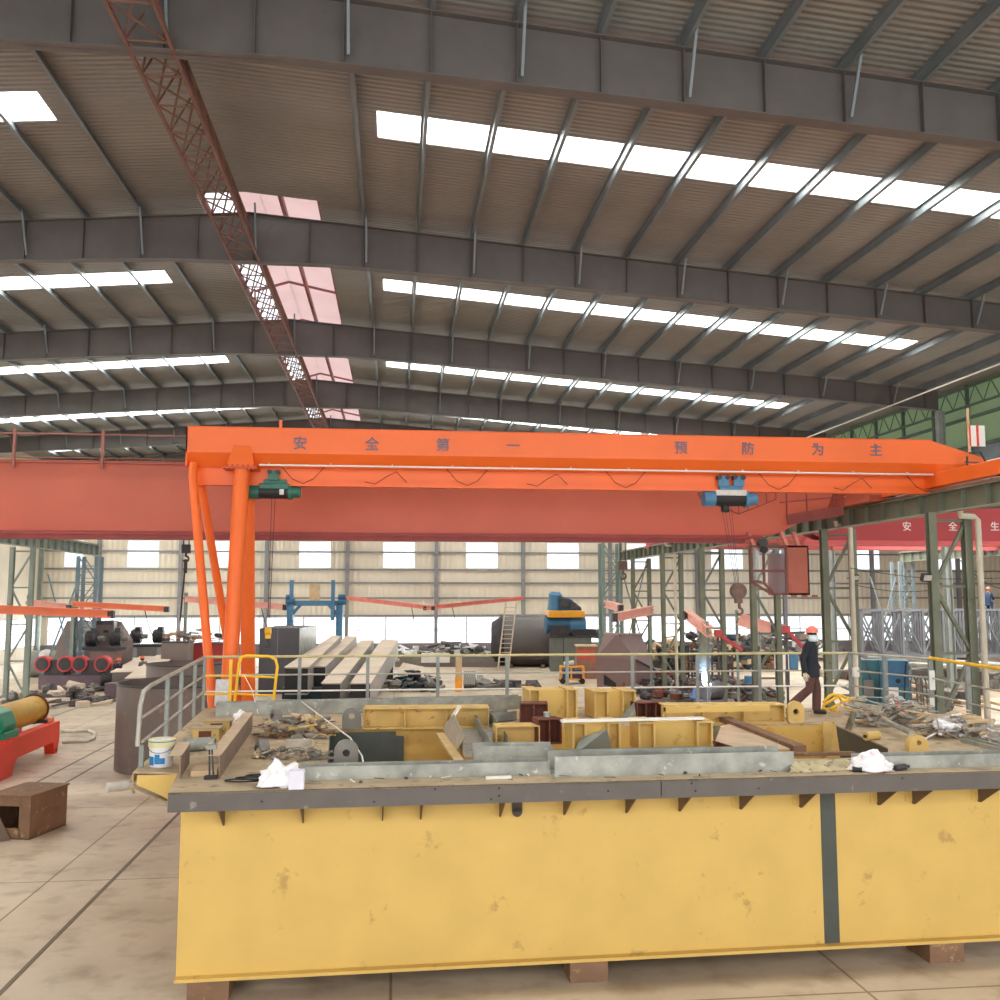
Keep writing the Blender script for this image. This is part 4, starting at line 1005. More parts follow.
def ybox(u1, v1, u2, v2, vt, d, label, notch=0.15):
    t, wd, s = base('box_section', label, 'beam offcut', u1, v1, u2, v2, DZ, GYL); h = (v1 - vt) / s
    m = MB(); m.box(0.0, 0.03, 0.0, wd, d, h); m.build('body', yellow, t, bevel=0.006)
    for x in (0, wd * (1 - notch) - 0.02, wd - 0.03, wd * notch):
        m = MB(); m.box(x, -0.13, 0.0, x + 0.03, 0.03, h); m.build('flange_strip', yellow_w, t)
    m = MB(); m.box(-0.02, -0.14, h, wd * notch + 0.03, d + 0.02, h + 0.02); m.build('cap_plate', yellow_w, t)
    m = MB(); m.box(wd * (1 - notch) - 0.02, -0.14, h, wd + 0.01, d + 0.02, h + 0.02); m.build('cap_plate', yellow_w, t)
    return t
ybox(528, 719, 576, 718, 691, 0.6, 'large yellow welded box offcut at the back, behind the rust brown stubs', 0.2)
ybox(593, 718, 634, 717, 692, 0.6, 'yellow welded box offcut left of the pale triangular sheet', 0.3)
ybox(571, 752, 619, 751, 724, 0.5, 'yellow welded box offcut at front behind the leaning grey sheet', 0.25)
ybox(637, 751, 711, 750, 723, 0.5, 'wide yellow welded box offcut at front right above the galvanised tray', 0.2)
stub(520, 725, 548, 725, 704, 0.4, rust, 'rust brown beam stub standing left at back, beside large yellow box', GR, 1)
stub(538, 745, 562, 744, 720, 0.35, rust, 'rust brown beam stub nearest the tray, with a silver can on top', GR, 1)
stub(637, 719, 666, 718, 703, 0.4, rust, 'rust brown beam stub at right behind the white strip', GR, 2)
stub(496, 746, 540, 745, 727, 0.4, yellow_w, 'worn yellow channel offcut with open front, left of the rust stubs', GYL, 0, name='channel_offcut')
t = thing('tin_can', 'small dull silver tin on top of the rust brown stub', 'can', D(547, 722, .33)); t.location.z = DZ + 25 / 61; m = MB(); m.cyl((0, 0, 0), (0, 0, .07), .055, n=14); m.build('body', galv, t, smooth=True); m = MB(); m.cyl((0, 0, .07), (0, 0, .08), .058, n=14); m.build('lid', silver, t)

# galvanised trays and long members
def tray(name, pts, w_, h_, label, mt=galv, dz=0.0, grp='galvanised cable trays on the frame', t_=0.008):
    a = D(*pts[0]); t = thing(name, label, 'cable tray', (a.x, a.y, DZ + dz), 0, grp)
    for p, q in zip(pts[:-1], pts[1:]):
        A = D(*p); B = D(*q); A.z = B.z = DZ + dz + 0.004; m = MB(); m.channel(A, B, w_, h_, t_, open_up=True); m.build('tray_section', mt, t, world=True)
    return t
tray('cable_tray', [(300, 779), (548, 773)], 0.26, 0.17, 'long low galvanised tray lying along the front left edge')
tray('cable_tray', [(551, 774), (786, 768)], 0.5, 0.26, 'deep galvanised tray along the front centre with punched end')
tray('cable_tray', [(473, 762), (552, 761)], 0.34, 0.24, 'short galvanised tray joining the two angled ones at the centre')
tray('cable_tray', [(458, 716), (478, 757)], 0.42, 0.2, 'galvanised tray running back from the centre corner')
tray('cable_tray', [(478, 716), (498, 749)], 0.3, 0.2, 'narrow second galvanised tray beside the one running back')
tray('cable_tray', [(216, 716), (520, 708)], 0.3, 0.26, 'long galvanised tray along the back left edge of the frame')
tray('cable_tray', [(857, 768), (1150, 760)], 0.3, 0.17, 'long galvanised tray along the front right edge')
tray('cable_tray', [(556, 758), (720, 754)], 0.2, 0.1, 'green tinged galvanised tray under the front yellow boxes', green_pale)
tray('cable_tray', [(470, 724), (512, 720)], 0.3, 0.16, 'galvanised tray offcut lying at the back left of the rust stubs', galv, 0.02)
def leaning(name, label, cat, uvz, mt, th=0.012, grp=None):
    P = [PZ(u, v, DZ + z) for u, v, z in uvz]
    t = thing(name, label, cat, P[0], 0, grp); nrm = (P[1] - P[0]).cross(P[2] - P[0]).normalized() * th
    m = MB(); m.prism(P, nrm); m.build('sheet', mt, t, world=True); return t
leaning('steel_sheet', 'dusty folded sheet leaning at the left side of the angled tray', 'sheet', [(456, 752, .0), (466, 737, .3), (454, 714, .3), (443, 728, .0)], M('dusty_wood_sheet', (176, 164, 146), 0.7, var=0.14, scale=4))
leaning('steel_sheet', 'thin white strip standing on the leaning sheet at its back', 'sheet', [(451, 716, .26), (458, 705, .42), (461, 706, .42), (454, 717, .26)], white_p)
leaning('steel_sheet', 'grey dented sheet leaning against the front yellow boxes', 'sheet', [(574, 754, .0), (613, 753, .0), (607, 729, .38), (580, 738, .22)], M('dull_grey_sheet', (146, 150, 142), 0.5, 0.3, var=0.12, scale=3))
leaning('steel_sheet', 'pale triangular sheet leaning left of the right rust stub', 'sheet', [(618, 720, .0), (636, 719, .0), (634, 702, .32)], galv)
leaning('steel_sheet', 'pale triangular sheet leaning at the right end of the front yellow boxes', 'sheet', [(709, 744, .0), (712, 749, .0), (721, 727, .35), (714, 726, .35)], galv)
def dbar(name, label, cat, a, b, w_, h_, mt, dz=0.0, grp=None, tube=False):
    A = D(*a, dz); B = D(*b, dz); A = Vector((A.x, A.y, DZ + dz)); B = Vector((B.x, B.y, DZ + dz))
    t = thing(name, label, cat, A, 0, grp); m = MB()
    if tube: m.cyl(A + Z * h_ / 2, B + Z * h_ / 2, h_ / 2, n=12)
    else: m.bar(A + Z * h_ / 2, B + Z * h_ / 2, w_, h_)
    o = m.build('bar', mt, t, world=True, smooth=tube); return t
def dbar1(*a, **k):      # single-mesh member
    name, label, cat, p, q, w_, h_, mt = a[:8]; dz = k.get('dz', 0.0)
    A = D(*p, dz); B = D(*q, dz); m = MB()
    if k.get('tube'): m.cyl(A + Z * h_ / 2, B + Z * h_ / 2, h_ / 2, n=12)
    else: m.bar(A + Z * h_ / 2, B + Z * h_ / 2, w_, h_)
    return tag(m.build(name, mt, smooth=bool(k.get('tube'))), label, cat, k.get('grp'))
dbar1('steel_strip', 'long white strip lying across the yellow boxes at the centre', 'steel strip', (561, 722), (703, 719), 0.14, 0.03, white_p, dz=0.47)
dbar1('steel_strip', 'short white strip lying on the front edge below the long tray', 'steel strip', (486, 779), (511, 778), 0.06, 0.03, white_p)
t = thing('wood_plank', 'x', 'plank', D(0, 760)); bpy.data.objects.remove(t)
brd = M('dusty_brown_board', (196, 172, 144), 0.8, var=0.15, scale=3)
leaning('sheet_panel', 'wide dusty brown sheet lying over the right well beside the yellow boxes', 'sheet', [(722, 751, .02), (790, 750, .02), (732, 724, .02), (700, 733, .02)], brd, 0.02)
dbar1('steel_angle', 'dusty brown beam crossing the right well diagonally', 'steel beam', (722, 721), (800, 752), 0.2, 0.1, rustbox, dz=0.0)
leaning('steel_sheet', 'dark rusty plate on edge left of the dusty sheet', 'sheet', [(716, 751, .0), (745, 750, .0), (716, 741, .22), (712, 741, .3)], rust)
dbar1('steel_strip', 'dusty strip lying on the near edge of the right well', 'steel strip', (787, 756), (854, 755), 0.1, 0.05, rustbox)
leaning('crusty_plate', 'flaking dusty plate strip between the front trays at the right', 'plate', [(790, 774, .0), (852, 771, .0), (852, 760, .1), (790, 763, .1)], M('flaking_plate', (182, 168, 130), 0.8, var=0.2, scale=6, second=(112, 100, 88), amount=0.45), 0.02)
dbar1('steel_bar', 'dusty bar lying across the near edge of left well', 'steel bar', (368, 768), (428, 767), 0.12, 0.07, rustbox, dz=0.03)
dbar1('steel_strip', 'yellow strip leaning in the left well along the angled tray', 'steel strip', (440, 735), (462, 767), 0.14, 0.04, M('pale_dusty_yellow', (206, 176, 122), 0.7), dz=0.0)
# left deck members
ang = M('brown_primer_angle', (132, 112, 100), 0.6, var=0.14, scale=4)
for a, b, lab in (((219, 779), (252, 730), 'long brown steel channel running back on left deck, right one'), ((180, 779), (189, 764), 'short brown steel channel standing at the left front corner')):
    A = D(*a); B = D(*b); t = thing('steel_channel', lab, 'steel channel', A, 0, 'brown channels on the left deck')
    m = MB(); m.bar(A + Z * .15, B + Z * .15, 0.012, 0.3); m.build('web', ang, t, world=True)
    m = MB(); m.bar(A + Z * .3 - ex * .07, B + Z * .3 - ex * .07, 0.17, 0.012); m.build('flange', M('dusty_flange', (190, 168, 140), .8, var=.12, scale=5), t, world=True)
t, wd, s = base('wood_block', 'pale worn plank lying between the brown channels', 'plank', 188, 779, 216, 778, DZ); m = MB(); m.box(0, 0, 0, wd * .95, 0.5, 0.07); m.build('plank', wood, t); 
t.location.y += .15
for i, (a, b, c_) in enumerate((((183, 752), (213, 750), 'silver bent pipe pieces on the left deck'),)):
    A = D(*a); B = D(*b); t = thing('metal_cylinder', 'dull silver cylinder lying on the left deck above the thin prop', 'cylinder', A)
    m = MB(); m.cyl(A + Z * .1, B + Z * .1, .1, n=18); m.build('shell', galv, t, world=True, smooth=True)
    m = MB(); m.box(B.x - .12, B.y - .08, DZ, B.x + .03, B.y + .08, DZ + .17); m.build('end_box', galv, t, world=True)
t = thing('prop_stand', 'thin grey steel prop standing on a dark foot near the left front', 'stand', D(211, 779)); 
m = MB(); m.cyl((-.02, 0, 0.04), (-.03, 0, .40), .012, n=6); m.cyl((.03, 0, 0.04), (.0, 0, .40), .012, n=6); m.build('rod', darksteel, t); m = MB(); m.box(-.08, -.05, 0, .08, .05, .04); m.build('foot', black, t)
m = MB(); m.box(-.07, -.04, .38, .06, .04, .43); m.build('head_plate', galv, t)
for (u, v, hgt, lab) in ((192, 742, .2, 'yellow bracket box at the back of the left deck'), (204, 735, .22, 'worn yellow bracket with slots beside the back left tray')):
    p = D(u, v); t = thing('bracket_box', lab, 'bracket', p, RZ, 'yellow brackets on the left deck')
    m = MB(); m.box(0, 0, 0, .42, .3, hgt); m.build('body', yellow_w, t, bevel=.01); m = MB(); m.box(-.03, -.03, hgt, .45, .33, hgt + .02); m.build('cap', deck_m, t)
    m = MB(); m.box(.1, -.004, .05, .3, 0, hgt - .03); m.build('slot', rust, t)
# white board
t, wd, s = base('paper_sheet', 'square white board leaning against the yellow post at back left', 'board', 214, 706, 230, 706, DZ + .02); m = MB(); m.prism([(0, 0, 0), (wd, 0, 0), (wd, .1, .55), (0, .1, .55)], (0, .012, 0)); m.build('board', M('speckled_white', (214, 214, 216), 0.7, var=0.12, scale=16), t)

# bucket
t = thing('paint_bucket', 'white plastic paint bucket with blue band and yellow rim on the left deck', 'bucket', D(161, 766))
def lathe(prof, n_=28):
    m = MB(); vs = [(r * math.cos(2 * math.pi * k / n_), r * math.sin(2 * math.pi * k / n_), z) for r, z in prof for k in range(n_)]; fs = []
    for i in range(len(prof) - 1):
        for k in range(n_): fs.append((i * n_ + k, i * n_ + (k + 1) % n_, (i + 1) * n_ + (k + 1) % n_, (i + 1) * n_ + k))
    m.add(vs, fs); return m
lathe([(0, 0), (.145, 0), (.15, .01), (.17, .36), (.162, .36), (.14, .02), (0, .015)]).build('shell', plastic_w, t, smooth=True)
lathe([(.166, .27), (.176, .27), (.178, .36), (.185, .365), (.178, .375), (.165, .375), (.165, .27)]).build('rim', M('rim_pale_yellow', (226, 216, 160), 0.5), t, smooth=True)
lathe([(.160, .34), (.181, .34), (.181, .352), (.160, .352)]).build('blue_ring', M('band_blue', (40, 130, 190), 0.5), t, smooth=True)
m = MB()
for a0, a1, z0, z1, in ((205, 245, .03, .15), (248, 300, .05, .13), (250, 275, .13, .18)):
    vs = []; K = 6
    for z in (z0, z1):
        for k in range(K + 1):
            a = R(a0 + (a1 - a0) * k / K); r = .1475 + .02 * z / .36 + .005; vs.append((r * math.cos(a), r * math.sin(a), z))
    m.add(vs, [(k, k + 1, K + 2 + k, K + 1 + k) for k in range(K)])
m.build('label', M('band_blue'), t)
m = MB(); m.tube([(.18 * math.cos(R(a)), .18 * math.sin(R(a)), .3 - .1 * math.sin(R(a + 180)) * 1) for a in range(180, 361, 20)], .004, 5); m.build('handle', darksteel, t)

# bags
def bag(u, v, rx, ry, rz_, label, seed, mt, box=None, prints=True):
    p = D(u, v); t = thing('plastic_bag', label, 'plastic bag', p)
    m = MB(); m.blob((0, ry * .9, rz_ * .15), rx, ry, rz_, 30, 20, 0.5, seed, flat=True); m.blob((rx * .5, ry * .8, rz_ * .1), rx * .5, ry * .7, rz_ * .6, 18, 12, 0.8, seed + 3, flat=True); m.build('bag_film', mt, t, smooth=True)
    if box: m = MB(); m.box(*box); m.build('carton', M('white_carton', (222, 220, 232), 0.7), t)
    return t
def bagmat(key, col2, amt):
    return M(key, (238, 236, 238), 0.45, var=0.05, scale=7, second=col2, amount=amt)
bag(241, 726, .16, .13, .2, 'white plastic bag with red print at the back of left deck', 3, bagmat('bag_red', (226, 70, 84), 0.42))
bag(279, 789, .26, .2, .24, 'crumpled white sack with small white carton beside it on front edge', 8, bagmat('bag_plain', (214, 212, 214), 0.3), box=(.12, -.06, 0, .3, .1, .22))
bag(877, 773, .27, .2, .2, 'white plastic bag with faded pink print on the front edge at right', 5, bagmat('bag_pink', (236, 176, 186), 0.4))
t = thing('dark_bottle', 'small dark bottle lying left of the pink printed bag', 'bottle', D(856, 772)); m = MB(); m.cyl((-.05, 0, .04), (.06, -.05, .035), .035, n=12); m.build('body', black, t, smooth=True); m = MB(); m.cyl((-.09, .02, .045), (-.05, 0, .04), .015, n=8); m.build('neck', white_p, t)
t = thing('dark_bottle', 'dark tool with cable right of the pink printed bag', 'tool', D(897, 771)); m = MB(); m.cyl((-.02, 0, .04), (.14, .03, .05), .04, n=10); m.build('body', darksteel, t, smooth=True); t.name = 'angle_grinder'; INV['angle_grinder'] = INV['dark_bottle.001'] if 'dark_bottle.001' in INV else Matrix()
m = MB(); m.cyl((.14, .03, .05), (.2, .05, .05), .02, n=8); o = m.build('handle', black, t)

# heaps of small scrap
def heap(name, label, pts, n_, sz, mats, seed, hmax=.25, flatbars=True):
    random.seed(seed); m = MB(); m.mats = list(mats)
    for i in range(n_):
        k = random.randrange(len(pts) - 1); f = random.random(); a = D(*pts[k]); b = D(*pts[k + 1]); c = a.lerp(b, f) + ey * random.uniform(-.25, .35)
        z = DZ + random.random() ** 1.6 * hmax; m.cur = random.randrange(len(mats)); c = Vector((c.x, c.y, z + .02))
        an = random.uniform(0, 6.3); d_ = Vector((math.cos(an), math.sin(an), random.uniform(-.2, .25))) * sz * random.uniform(.5, 1.6)
        q = random.random()
        if q < .4: m.bar(c - d_, c + d_, sz * random.uniform(.1, .4), sz * random.uniform(.08, .25))
        elif q < .65: m.cyl(c - d_ * .7, c + d_ * .7, sz * random.uniform(.08, .25), n=10)
        elif q < .85: m.blob(tuple(c), sz * .5, sz * .4, sz * .3, 10, 7, 0.9, i)
        else: m.tube([c - d_, c + Vector((0, 0, sz * .3)), c + d_], sz * .06, 6)
    return tag(m.build(name, None), label, 'scrap', kind='stuff')
heap('metal_scrap', 'heap of dusty torch parts and metal scraps on the left deck', [(262, 738), (300, 735), (326, 738)], 95, .17, [junk, lug_m, junk, yellow_w, rustbox, wood], 4, .32)
heap('metal_scrap', 'row of dusty scraps along the near edge of the left deck', [(255, 757), (330, 758)], 40, .14, [junk, lug_m, wood], 5, .12)
heap('cloth_scrap', 'grey dusty heap of rags and scrap on the right deck', [(862, 727), (900, 722), (935, 733)], 120, .2, [junk, M('grey_rag', (168, 160, 150), 0.9), wood, galv], 9, .42)
heap('cloth_scrap', 'heap of grey rags and plastic right of the yellow ring lug', [(930, 738), (965, 736), (990, 742)], 110, .22, [M('grey_rag'), junk, plastic_w, wood], 12, .36)
heap('metal_scrap', 'thin scatter of bolts and chips along front deck edge', [(310, 786), (520, 779), (700, 775), (790, 772)], 30, .05, [junk, darksteel, white_p], 15, .03)
heap('metal_scrap', 'small scraps on the deck behind the right well', [(690, 722), (760, 720), (840, 716)], 22, .08, [darksteel, junk, rust], 19, .1)
# individually readable pieces
def spool(u, v, r, w_, mt, label, name, cat, ax=None, dz=0):
    p = D(u, v, dz); t = thing(name, label, cat, p); a = ax or Vector((.9, .4, 0)).normalized()
    m = MB(); m.cyl(Z * r - a * w_ / 2, Z * r + a * w_ / 2, r, n=20); m.build('body', mt, t, smooth=True)
    m = MB(); m.cyl(Z * r - a * (w_ / 2 + .03), Z * r + a * (w_ / 2 + .03), r * .4, n=14); m.build('hub', darksteel, t, smooth=True); return t
spool(297, 752, .13, .1, lug_m, 'dusty grey wheel like casting beside the left scrap heap', 'round_casting', 'casting', Vector((.15, -1, 0)).normalized())
spool(262, 757, .13, .14, lug_m, 'grey round casting at the left end of the scrap heap', 'round_casting', 'casting')
spool(276, 722, .12, .14, lug_m, 'round grey casting behind the left scrap heap', 'round_casting', 'casting')
dbar1('flat_box', 'dusty grey box section lying on the left scrap heap', 'box section', (286, 747), (312, 746), .14, .1, junk, dz=.2)
dbar1('wood_log', 'pale dusty round bar along the back of the right deck', 'bar', (920, 719), (975, 732), .16, .16, wood, tube=True)
dbar1('wood_log', 'long pale round bar running out of the view at the right', 'bar', (965, 727), (1060, 752), .15, .15, M('pale_pipe_tan', (206, 186, 150), 0.8, var=.1), tube=True)
dbar1('steel_pipe', 'grey dusty pipe lying across the right scrap heap', 'pipe', (882, 722), (912, 736), .09, .09, galv, tube=True, dz=.12)
for k in range(3): dbar1('steel_rail_piece', 'galvanised angle in a bundle at the right edge, number %s from the back' % ('one', 'two', 'three')[k], 'steel angle', (962, 736 + 3 * k), (1080, 764 + 4 * k), .06, .06, galv, grp='angles at the right edge')
leaning('steel_sheet', 'grey dusty bent plate standing at the left of the right scrap heap', 'sheet', [(845, 729, .0), (852, 730, .0), (857, 712, .35), (851, 711, .38)], galv)
spool(872, 740, .07, .3, yellow_w, 'small yellow block lying in front of the right scrap heap', 'yellow_block', 'block')
# black hose coil and cable on the left
m = MB(); c = D(240, 783); m.tube([c + Vector((.25 * math.cos(a) + a * .02, .12 * math.sin(a), .02 + .004 * a)) for a in [k * .4 for k in range(46)]], .012, 6)
tag(m.build('rubber_hose', black, smooth=True), 'coiled black rubber hose left of the white sack', 'hose')
m = MB(); A = D(301, 714); m.tube([A + Z * .25, D(325, 738) + Z * .3, D(350, 755) + Z * .25, D(362, 765) + Z * .12, D(364, 770) + Z * .02], .012, 6); tag(m.build('white_hose', white_p, smooth=True), 'thin white hose arching over the left well in front of the lugs', 'hose')
m = MB(); m.tube([PY(244, 675, 19.9), PY(252, 690, 19.5), D(258, 716) + Z * .05], .008, 5); tag(m.build('thin_rope', white_p, smooth=True), 'thin white rope hanging from the yellow guard hoop', 'rope')
# bent yellow pipes
def bent(u, v, pts, label):
    p = D(u, v); t = thing('bent_pipe', label, 'bent pipe', p, 0, 'bright yellow bent pipes behind the scrap'); s = .019
    m = MB(); m.tube([Vector(q) for q in pts], .028, 10); m.build('tube', yellow_b, t, smooth=True)
    m = MB(); e = Vector(pts[-1]); d_ = (e - Vector(pts[-2])).normalized(); m.cyl(e, e + d_ * .04, .03, n=10); m.build('end_cap', M('orange_dark_flange'), t)
S_ = 1 / 52
def arc(p0, pts): return [((u - p0[0]) * S_, k * .012 - .1, (p0[1] - v) * S_ * 1.0 + .03) for k, (u, v) in enumerate(pts)]
bent(835, 713, arc((835, 713), [(820, 703), (828, 696), (833, 695), (838, 697), (846, 708), (851, 712)]), 'yellow bent pipe, leftmost hoop behind the walking man')
bent(835, 713, arc((835, 713), [(836, 712), (819, 709), (821, 706), (836, 698), (841, 696), (847, 699), (852, 706)]), 'yellow bent pipe lying with its open end toward the viewer')
bent(850, 713, arc((850, 713), [(825, 710), (840, 703), (850, 699), (857, 699), (862, 706), (866, 710), (870, 710)]), 'yellow bent pipe, rightmost hoop with orange end')

# =================================================================== guard rails on the frame
def top_at(u, v, h=1.06): return PZ(u, v, DZ + h)
t = thing('guard_railing', 'grey steel railing along the back and left side of the machine frame', 'railing', D(205, 708))
Lr = [top_at(144, 689), top_at(205, 657)]; cor = Lr[1]; bk = top_at(848, 653)
lowL = Vector((Lr[0].x, Lr[0].y, DZ))
m = MB(); m.tube([Vector((Lr[0].x - .03, Lr[0].y - .12, DZ + .3)), Vector((Lr[0].x - .01, Lr[0].y - .12, DZ + .85)), Lr[0] + Vector((0, 0, -.03)), Lr[0] + (cor - Lr[0]) * .08, cor], .032, 10); m.build('top_rail', rail_m, t, world=True, smooth=True)
m = MB(); m.cyl(cor, bk, .028, n=10); m.build('top_rail', M('rail_yellowed', (196, 186, 138), 0.5, 0.2, var=.12, scale=5), t, world=True, smooth=True)
for f in (.36, .68):
    z = DZ + 1.06 * (1 - f)
    m = MB(); m.cyl(Vector((Lr[0].x, Lr[0].y, z)), Vector((cor.x, cor.y, z)), .02, n=8); m.build('mid_rail', rail_m, t, world=True, smooth=True)
    m = MB(); m.cyl(Vector((cor.x, cor.y, z)), Vector((bk.x, bk.y, z)), .018, n=8); m.build('mid_rail', white_p if f > .5 else rail_m, t, world=True, smooth=True)
for f in (.0, .3, .52, .78, 1.0):
    p = Lr[0].lerp(cor, f); p = Vector((p.x, p.y, DZ)); m = MB(); m.box(p.x - .03, p.y - .03, DZ - .1, p.x + .03, p.y + .03, DZ + 1.05 if f > 0 else DZ + .3); m.build('post', postg, t, world=True)
for u in (300, 368, 438, 507, 567, 632, 697, 759):
    p = cor.lerp(bk, (u - 205) / (848 - 205)); 
    # same sight line on the rail's straight run
    k = ray(u, 655); A2 = Vector((cor.x, cor.y)); d2 = Vector((bk.x - cor.x, bk.y - cor.y)); kk = Vector((k.x, k.y)); den = kk.x * d2.y - kk.y * d2.x
    s_ = (A2.x * d2.y - A2.y * d2.x) / den; p = Vector((kk.x * s_, kk.y * s_, DZ))
    m = MB(); m.bar((p.x, p.y, DZ - .1), (p.x, p.y, DZ + 1.05), .07, .04, (0, 1, 0)); m.build('post', postg, t, world=True)
t = thing('guard_railing', 'railing at the right with yellow top pipe, leading toward the viewer', 'railing', D(848, 710))
q0 = top_at(848, 653); q1 = top_at(930, 659); q2 = top_at(1100, 684)
m = MB(); m.cyl(q0, q1, .028, n=10); m.build('top_rail', rail_m, t, world=True, smooth=True)
m = MB(); m.cyl(q1 + Z * .02, q2, .034, n=10); m.build('top_rail', yellow_b, t, world=True, smooth=True)
for f in (.36, .68):
    for a, b in ((q0, q1), (q1, q2)):
        m = MB(); m.cyl(a - Z * 1.06 * f, b - Z * 1.06 * f, .018, n=8); m.build('mid_rail', rail_m, t, world=True, smooth=True)
for a, b, us in ((q0, q1, (.03, .47, 1.0)), (q1, q2, (.28, .75))):
    for f in us:
        p = a.lerp(b, f); m = MB(); m.box(p.x - .045, p.y - .03, DZ - .1, p.x + .045, p.y + .03, p.z); m.build('post', postg, t, world=True)
m = MB(); p = q0.lerp(q1, .1); m.box(p.x - .07, p.y - .05, DZ + .55, p.x + .05, p.y + .05, DZ + .75); o = m.build('socket_box', white_p, t, world=True)
m = MB(); m.cyl(Vector((p.x + .02, p.y, DZ)), Vector((p.x + .05, p.y, DZ + 1.02)), .01, n=5); m.build('cable', white_p, t, world=True)
for (u, v, w_, h_, lab) in ((931, 680, 6, 20, 'long white notice hanging on the right rail post'), (931, 702, 5, 9, 'small white notice below long one on the right rail post')):
    p = PY(u, v, q1.y - .05); s = F_PX / p.y; m = MB(); m.box(p.x - w_ / 2 / s, p.y - .05, p.z - h_ / 2 / s, p.x + w_ / 2 / s, p.y - .04, p.z + h_ / 2 / s); tag(m.build('paper_notice', paper), lab, 'notice')
# yellow hoop guard
t = thing('ladder_hoop', 'bright yellow tubular hoop guard standing at the back rail left', 'hoop guard', D(254, 712))
c = D(254, 712); s = 49.5
def hp(u, v, dy=0): return Vector(((u - 254) / s, dy, (712 - v) / s))
m = MB(); m.tube([hp(234, 712), hp(238, 664), hp(240, 658), hp(245, 656), hp(268, 657), hp(274, 660), hp(276, 667), hp(272, 712)], .03, 10); m.build('hoop', yellow_b, t, smooth=True)
for v in (676, 694):
    m = MB(); m.cyl(hp(236, v), hp(274, v + 2), .02, n=8); m.build('rung', yellow_b, t, smooth=True)
    m = MB(); m.cyl(hp(205, v), hp(236, v), .018, n=8); m.build('rung', yellow_b, t, smooth=True)
m = MB(); m.bar(hp(230, 712), hp(230, 660), .06, .04, (0, 1, 0)); m.build('post', yellow_b, t)

navy = M('dark_navy_cloth', (34, 38, 46), 0.85, var=.12, scale=8); maroon = M('brown_maroon_cloth', (96, 66, 60), 0.85, var=.14, scale=8); hat = M('red_hard_hat', (240, 128, 108), 0.35)
pp = D(812, 715); person((pp.x, pp.y, DZ), R(-28), 'man walking on frame in dark jacket, brown trousers, mask and red hard hat', navy, maroon, hat, s=1.0)

# =================================================================== the shop floor behind
def fbox(name, label, cat, u1, u2, vb, vt, depth, mt, tilt=0.0, grp=None, parts=None, z=0.0, dv=0.0):
    t, wd, s = base(name, label, cat, u1, vb, u2, vb + dv, z, grp); h = (vb - vt) / s; return t, wd, h, s
# ---- drum winch, left foreground
red_w = M('winch_red_orange', (232, 62, 34), 0.45, var=.06)
A = PZ(10, 775, 0); B = PZ(56, 753, 0); dd = B - A; L_ = dd.length
t = thing('drum_winch', 'winch on orange red frame with yellow drum and green gearbox, at left edge', 'winch', A, math.atan2(dd.y, dd.x))
m = MB(); m.box(-.1, 0, .38, L_ + .25, .3, .98); m.build('side_beam', red_w, t, bevel=.01)
m = MB(); m.box(-.1, 1.15, .38, L_ + .25, 1.45, .98); m.build('side_beam', red_w, t, bevel=.01)
for x in (-.1, L_ - .15):
    m = MB(); m.prism([(x, 0, 0.0), (x + .25, 0, 0), (x + .55 if x < 1 else x + .4, 0, .4), (x - .0 if x < 1 else x - .15, 0, .4)], (0, .3, 0)); m.build('foot', red_w, t)
    m = MB(); m.cyl((x + .12, -.03, .1), (x + .12, 0, .1), .05, n=10); m.build('bolt', darksteel, t)
m = MB(); m.box(-.35, -.1, 0.0, -.1, 1.6, .95); m.box(-2.2, -.1, 0.0, -.35, .3, .9); m.box(-.4, .0, .9, .2, 1.2, 1.0); m.build('cross_beam', red_w, t)
m = MB(); m.cyl((.7, .75, 1.38), (L_ + .0, .75, 1.38), .42, n=30); m.build('drum', M('drum_mustard', (198, 156, 40), .45, var=.12, scale=4, second=(160, 130, 50), amount=.2), t, smooth=True)
for x in (L_, .66):
    m = MB(); m.cyl((x, .75, 1.38), (x + .06, .75, 1.38), .47, n=30); m.build('drum_flange', rust, t, smooth=True)
grn = M('winch_green', (24, 140, 104), .4, var=.08)
m = MB(); m.cyl((-.3, .6, 1.35), (.6, .6, 1.35), .5, n=8); m.box(-.4, .05, .98, .65, 1.2, 1.2); m.build('gearbox', grn, t, bevel=.02)
m = MB(); m.cyl((-1.2, .6, 1.35), (-.3, .6, 1.35), .36, n=18); m.build('motor', grn, t, smooth=True)
m = MB(); m.cyl((.02, .6, 1.6), (.12, .6, 1.6), .12, n=12); m.box(L_ - .4, .2, .98, L_ + .2, 1.1, 1.08); m.build('bearing_block', darksteel, t)
m = MB(); m.box(L_ - .3, .1, 1.0, L_ - .0, .3, 1.12); m.build('wedge', jib_o, t)
# ---- brown box section on the floor
A = PZ(29, 840, 0); B = PZ(66, 825, 0); dd = B - A; L_ = dd.length
t = thing('box_beam_offcut', 'weathered brown hollow box section lying on the floor at bottom left', 'box section', A, math.atan2(dd.y, dd.x))
W_ = .95; H_ = .86
m = MB()
m.box(0, 0, 0, L_, .03, H_); m.box(0, W_ - .03, 0, L_, W_, H_); m.box(0, 0, 0, L_, W_, .03); m.box(-.03, -.03, H_, L_ + .03, W_ + .03, H_ + .03); m.box(L_ - .03, 0, 0, L_, W_, H_)
m.build('shell', rustbox, t)
m = MB(); m.box(0, .03, 0, .02, .25, H_); m.box(0, W_ - .2, 0, .02, W_ - .03, H_); m.box(0, .2, H_ - .2, .02, W_ - .2, H_); m.box(0, .2, 0, .02, W_ - .2, .22); m.build('end_frame', rustbox, t)
m = MB(); m.prism([(-.05, W_ * .4, .0), (-.35, W_ * .7, 0), (-.35, W_ * 1.05, .45), (-.05, W_ * .7, .5)], (-.03, -.02, .0)); m.build('torn_flap', M('flap_brown', (110, 88, 74), .8), t)
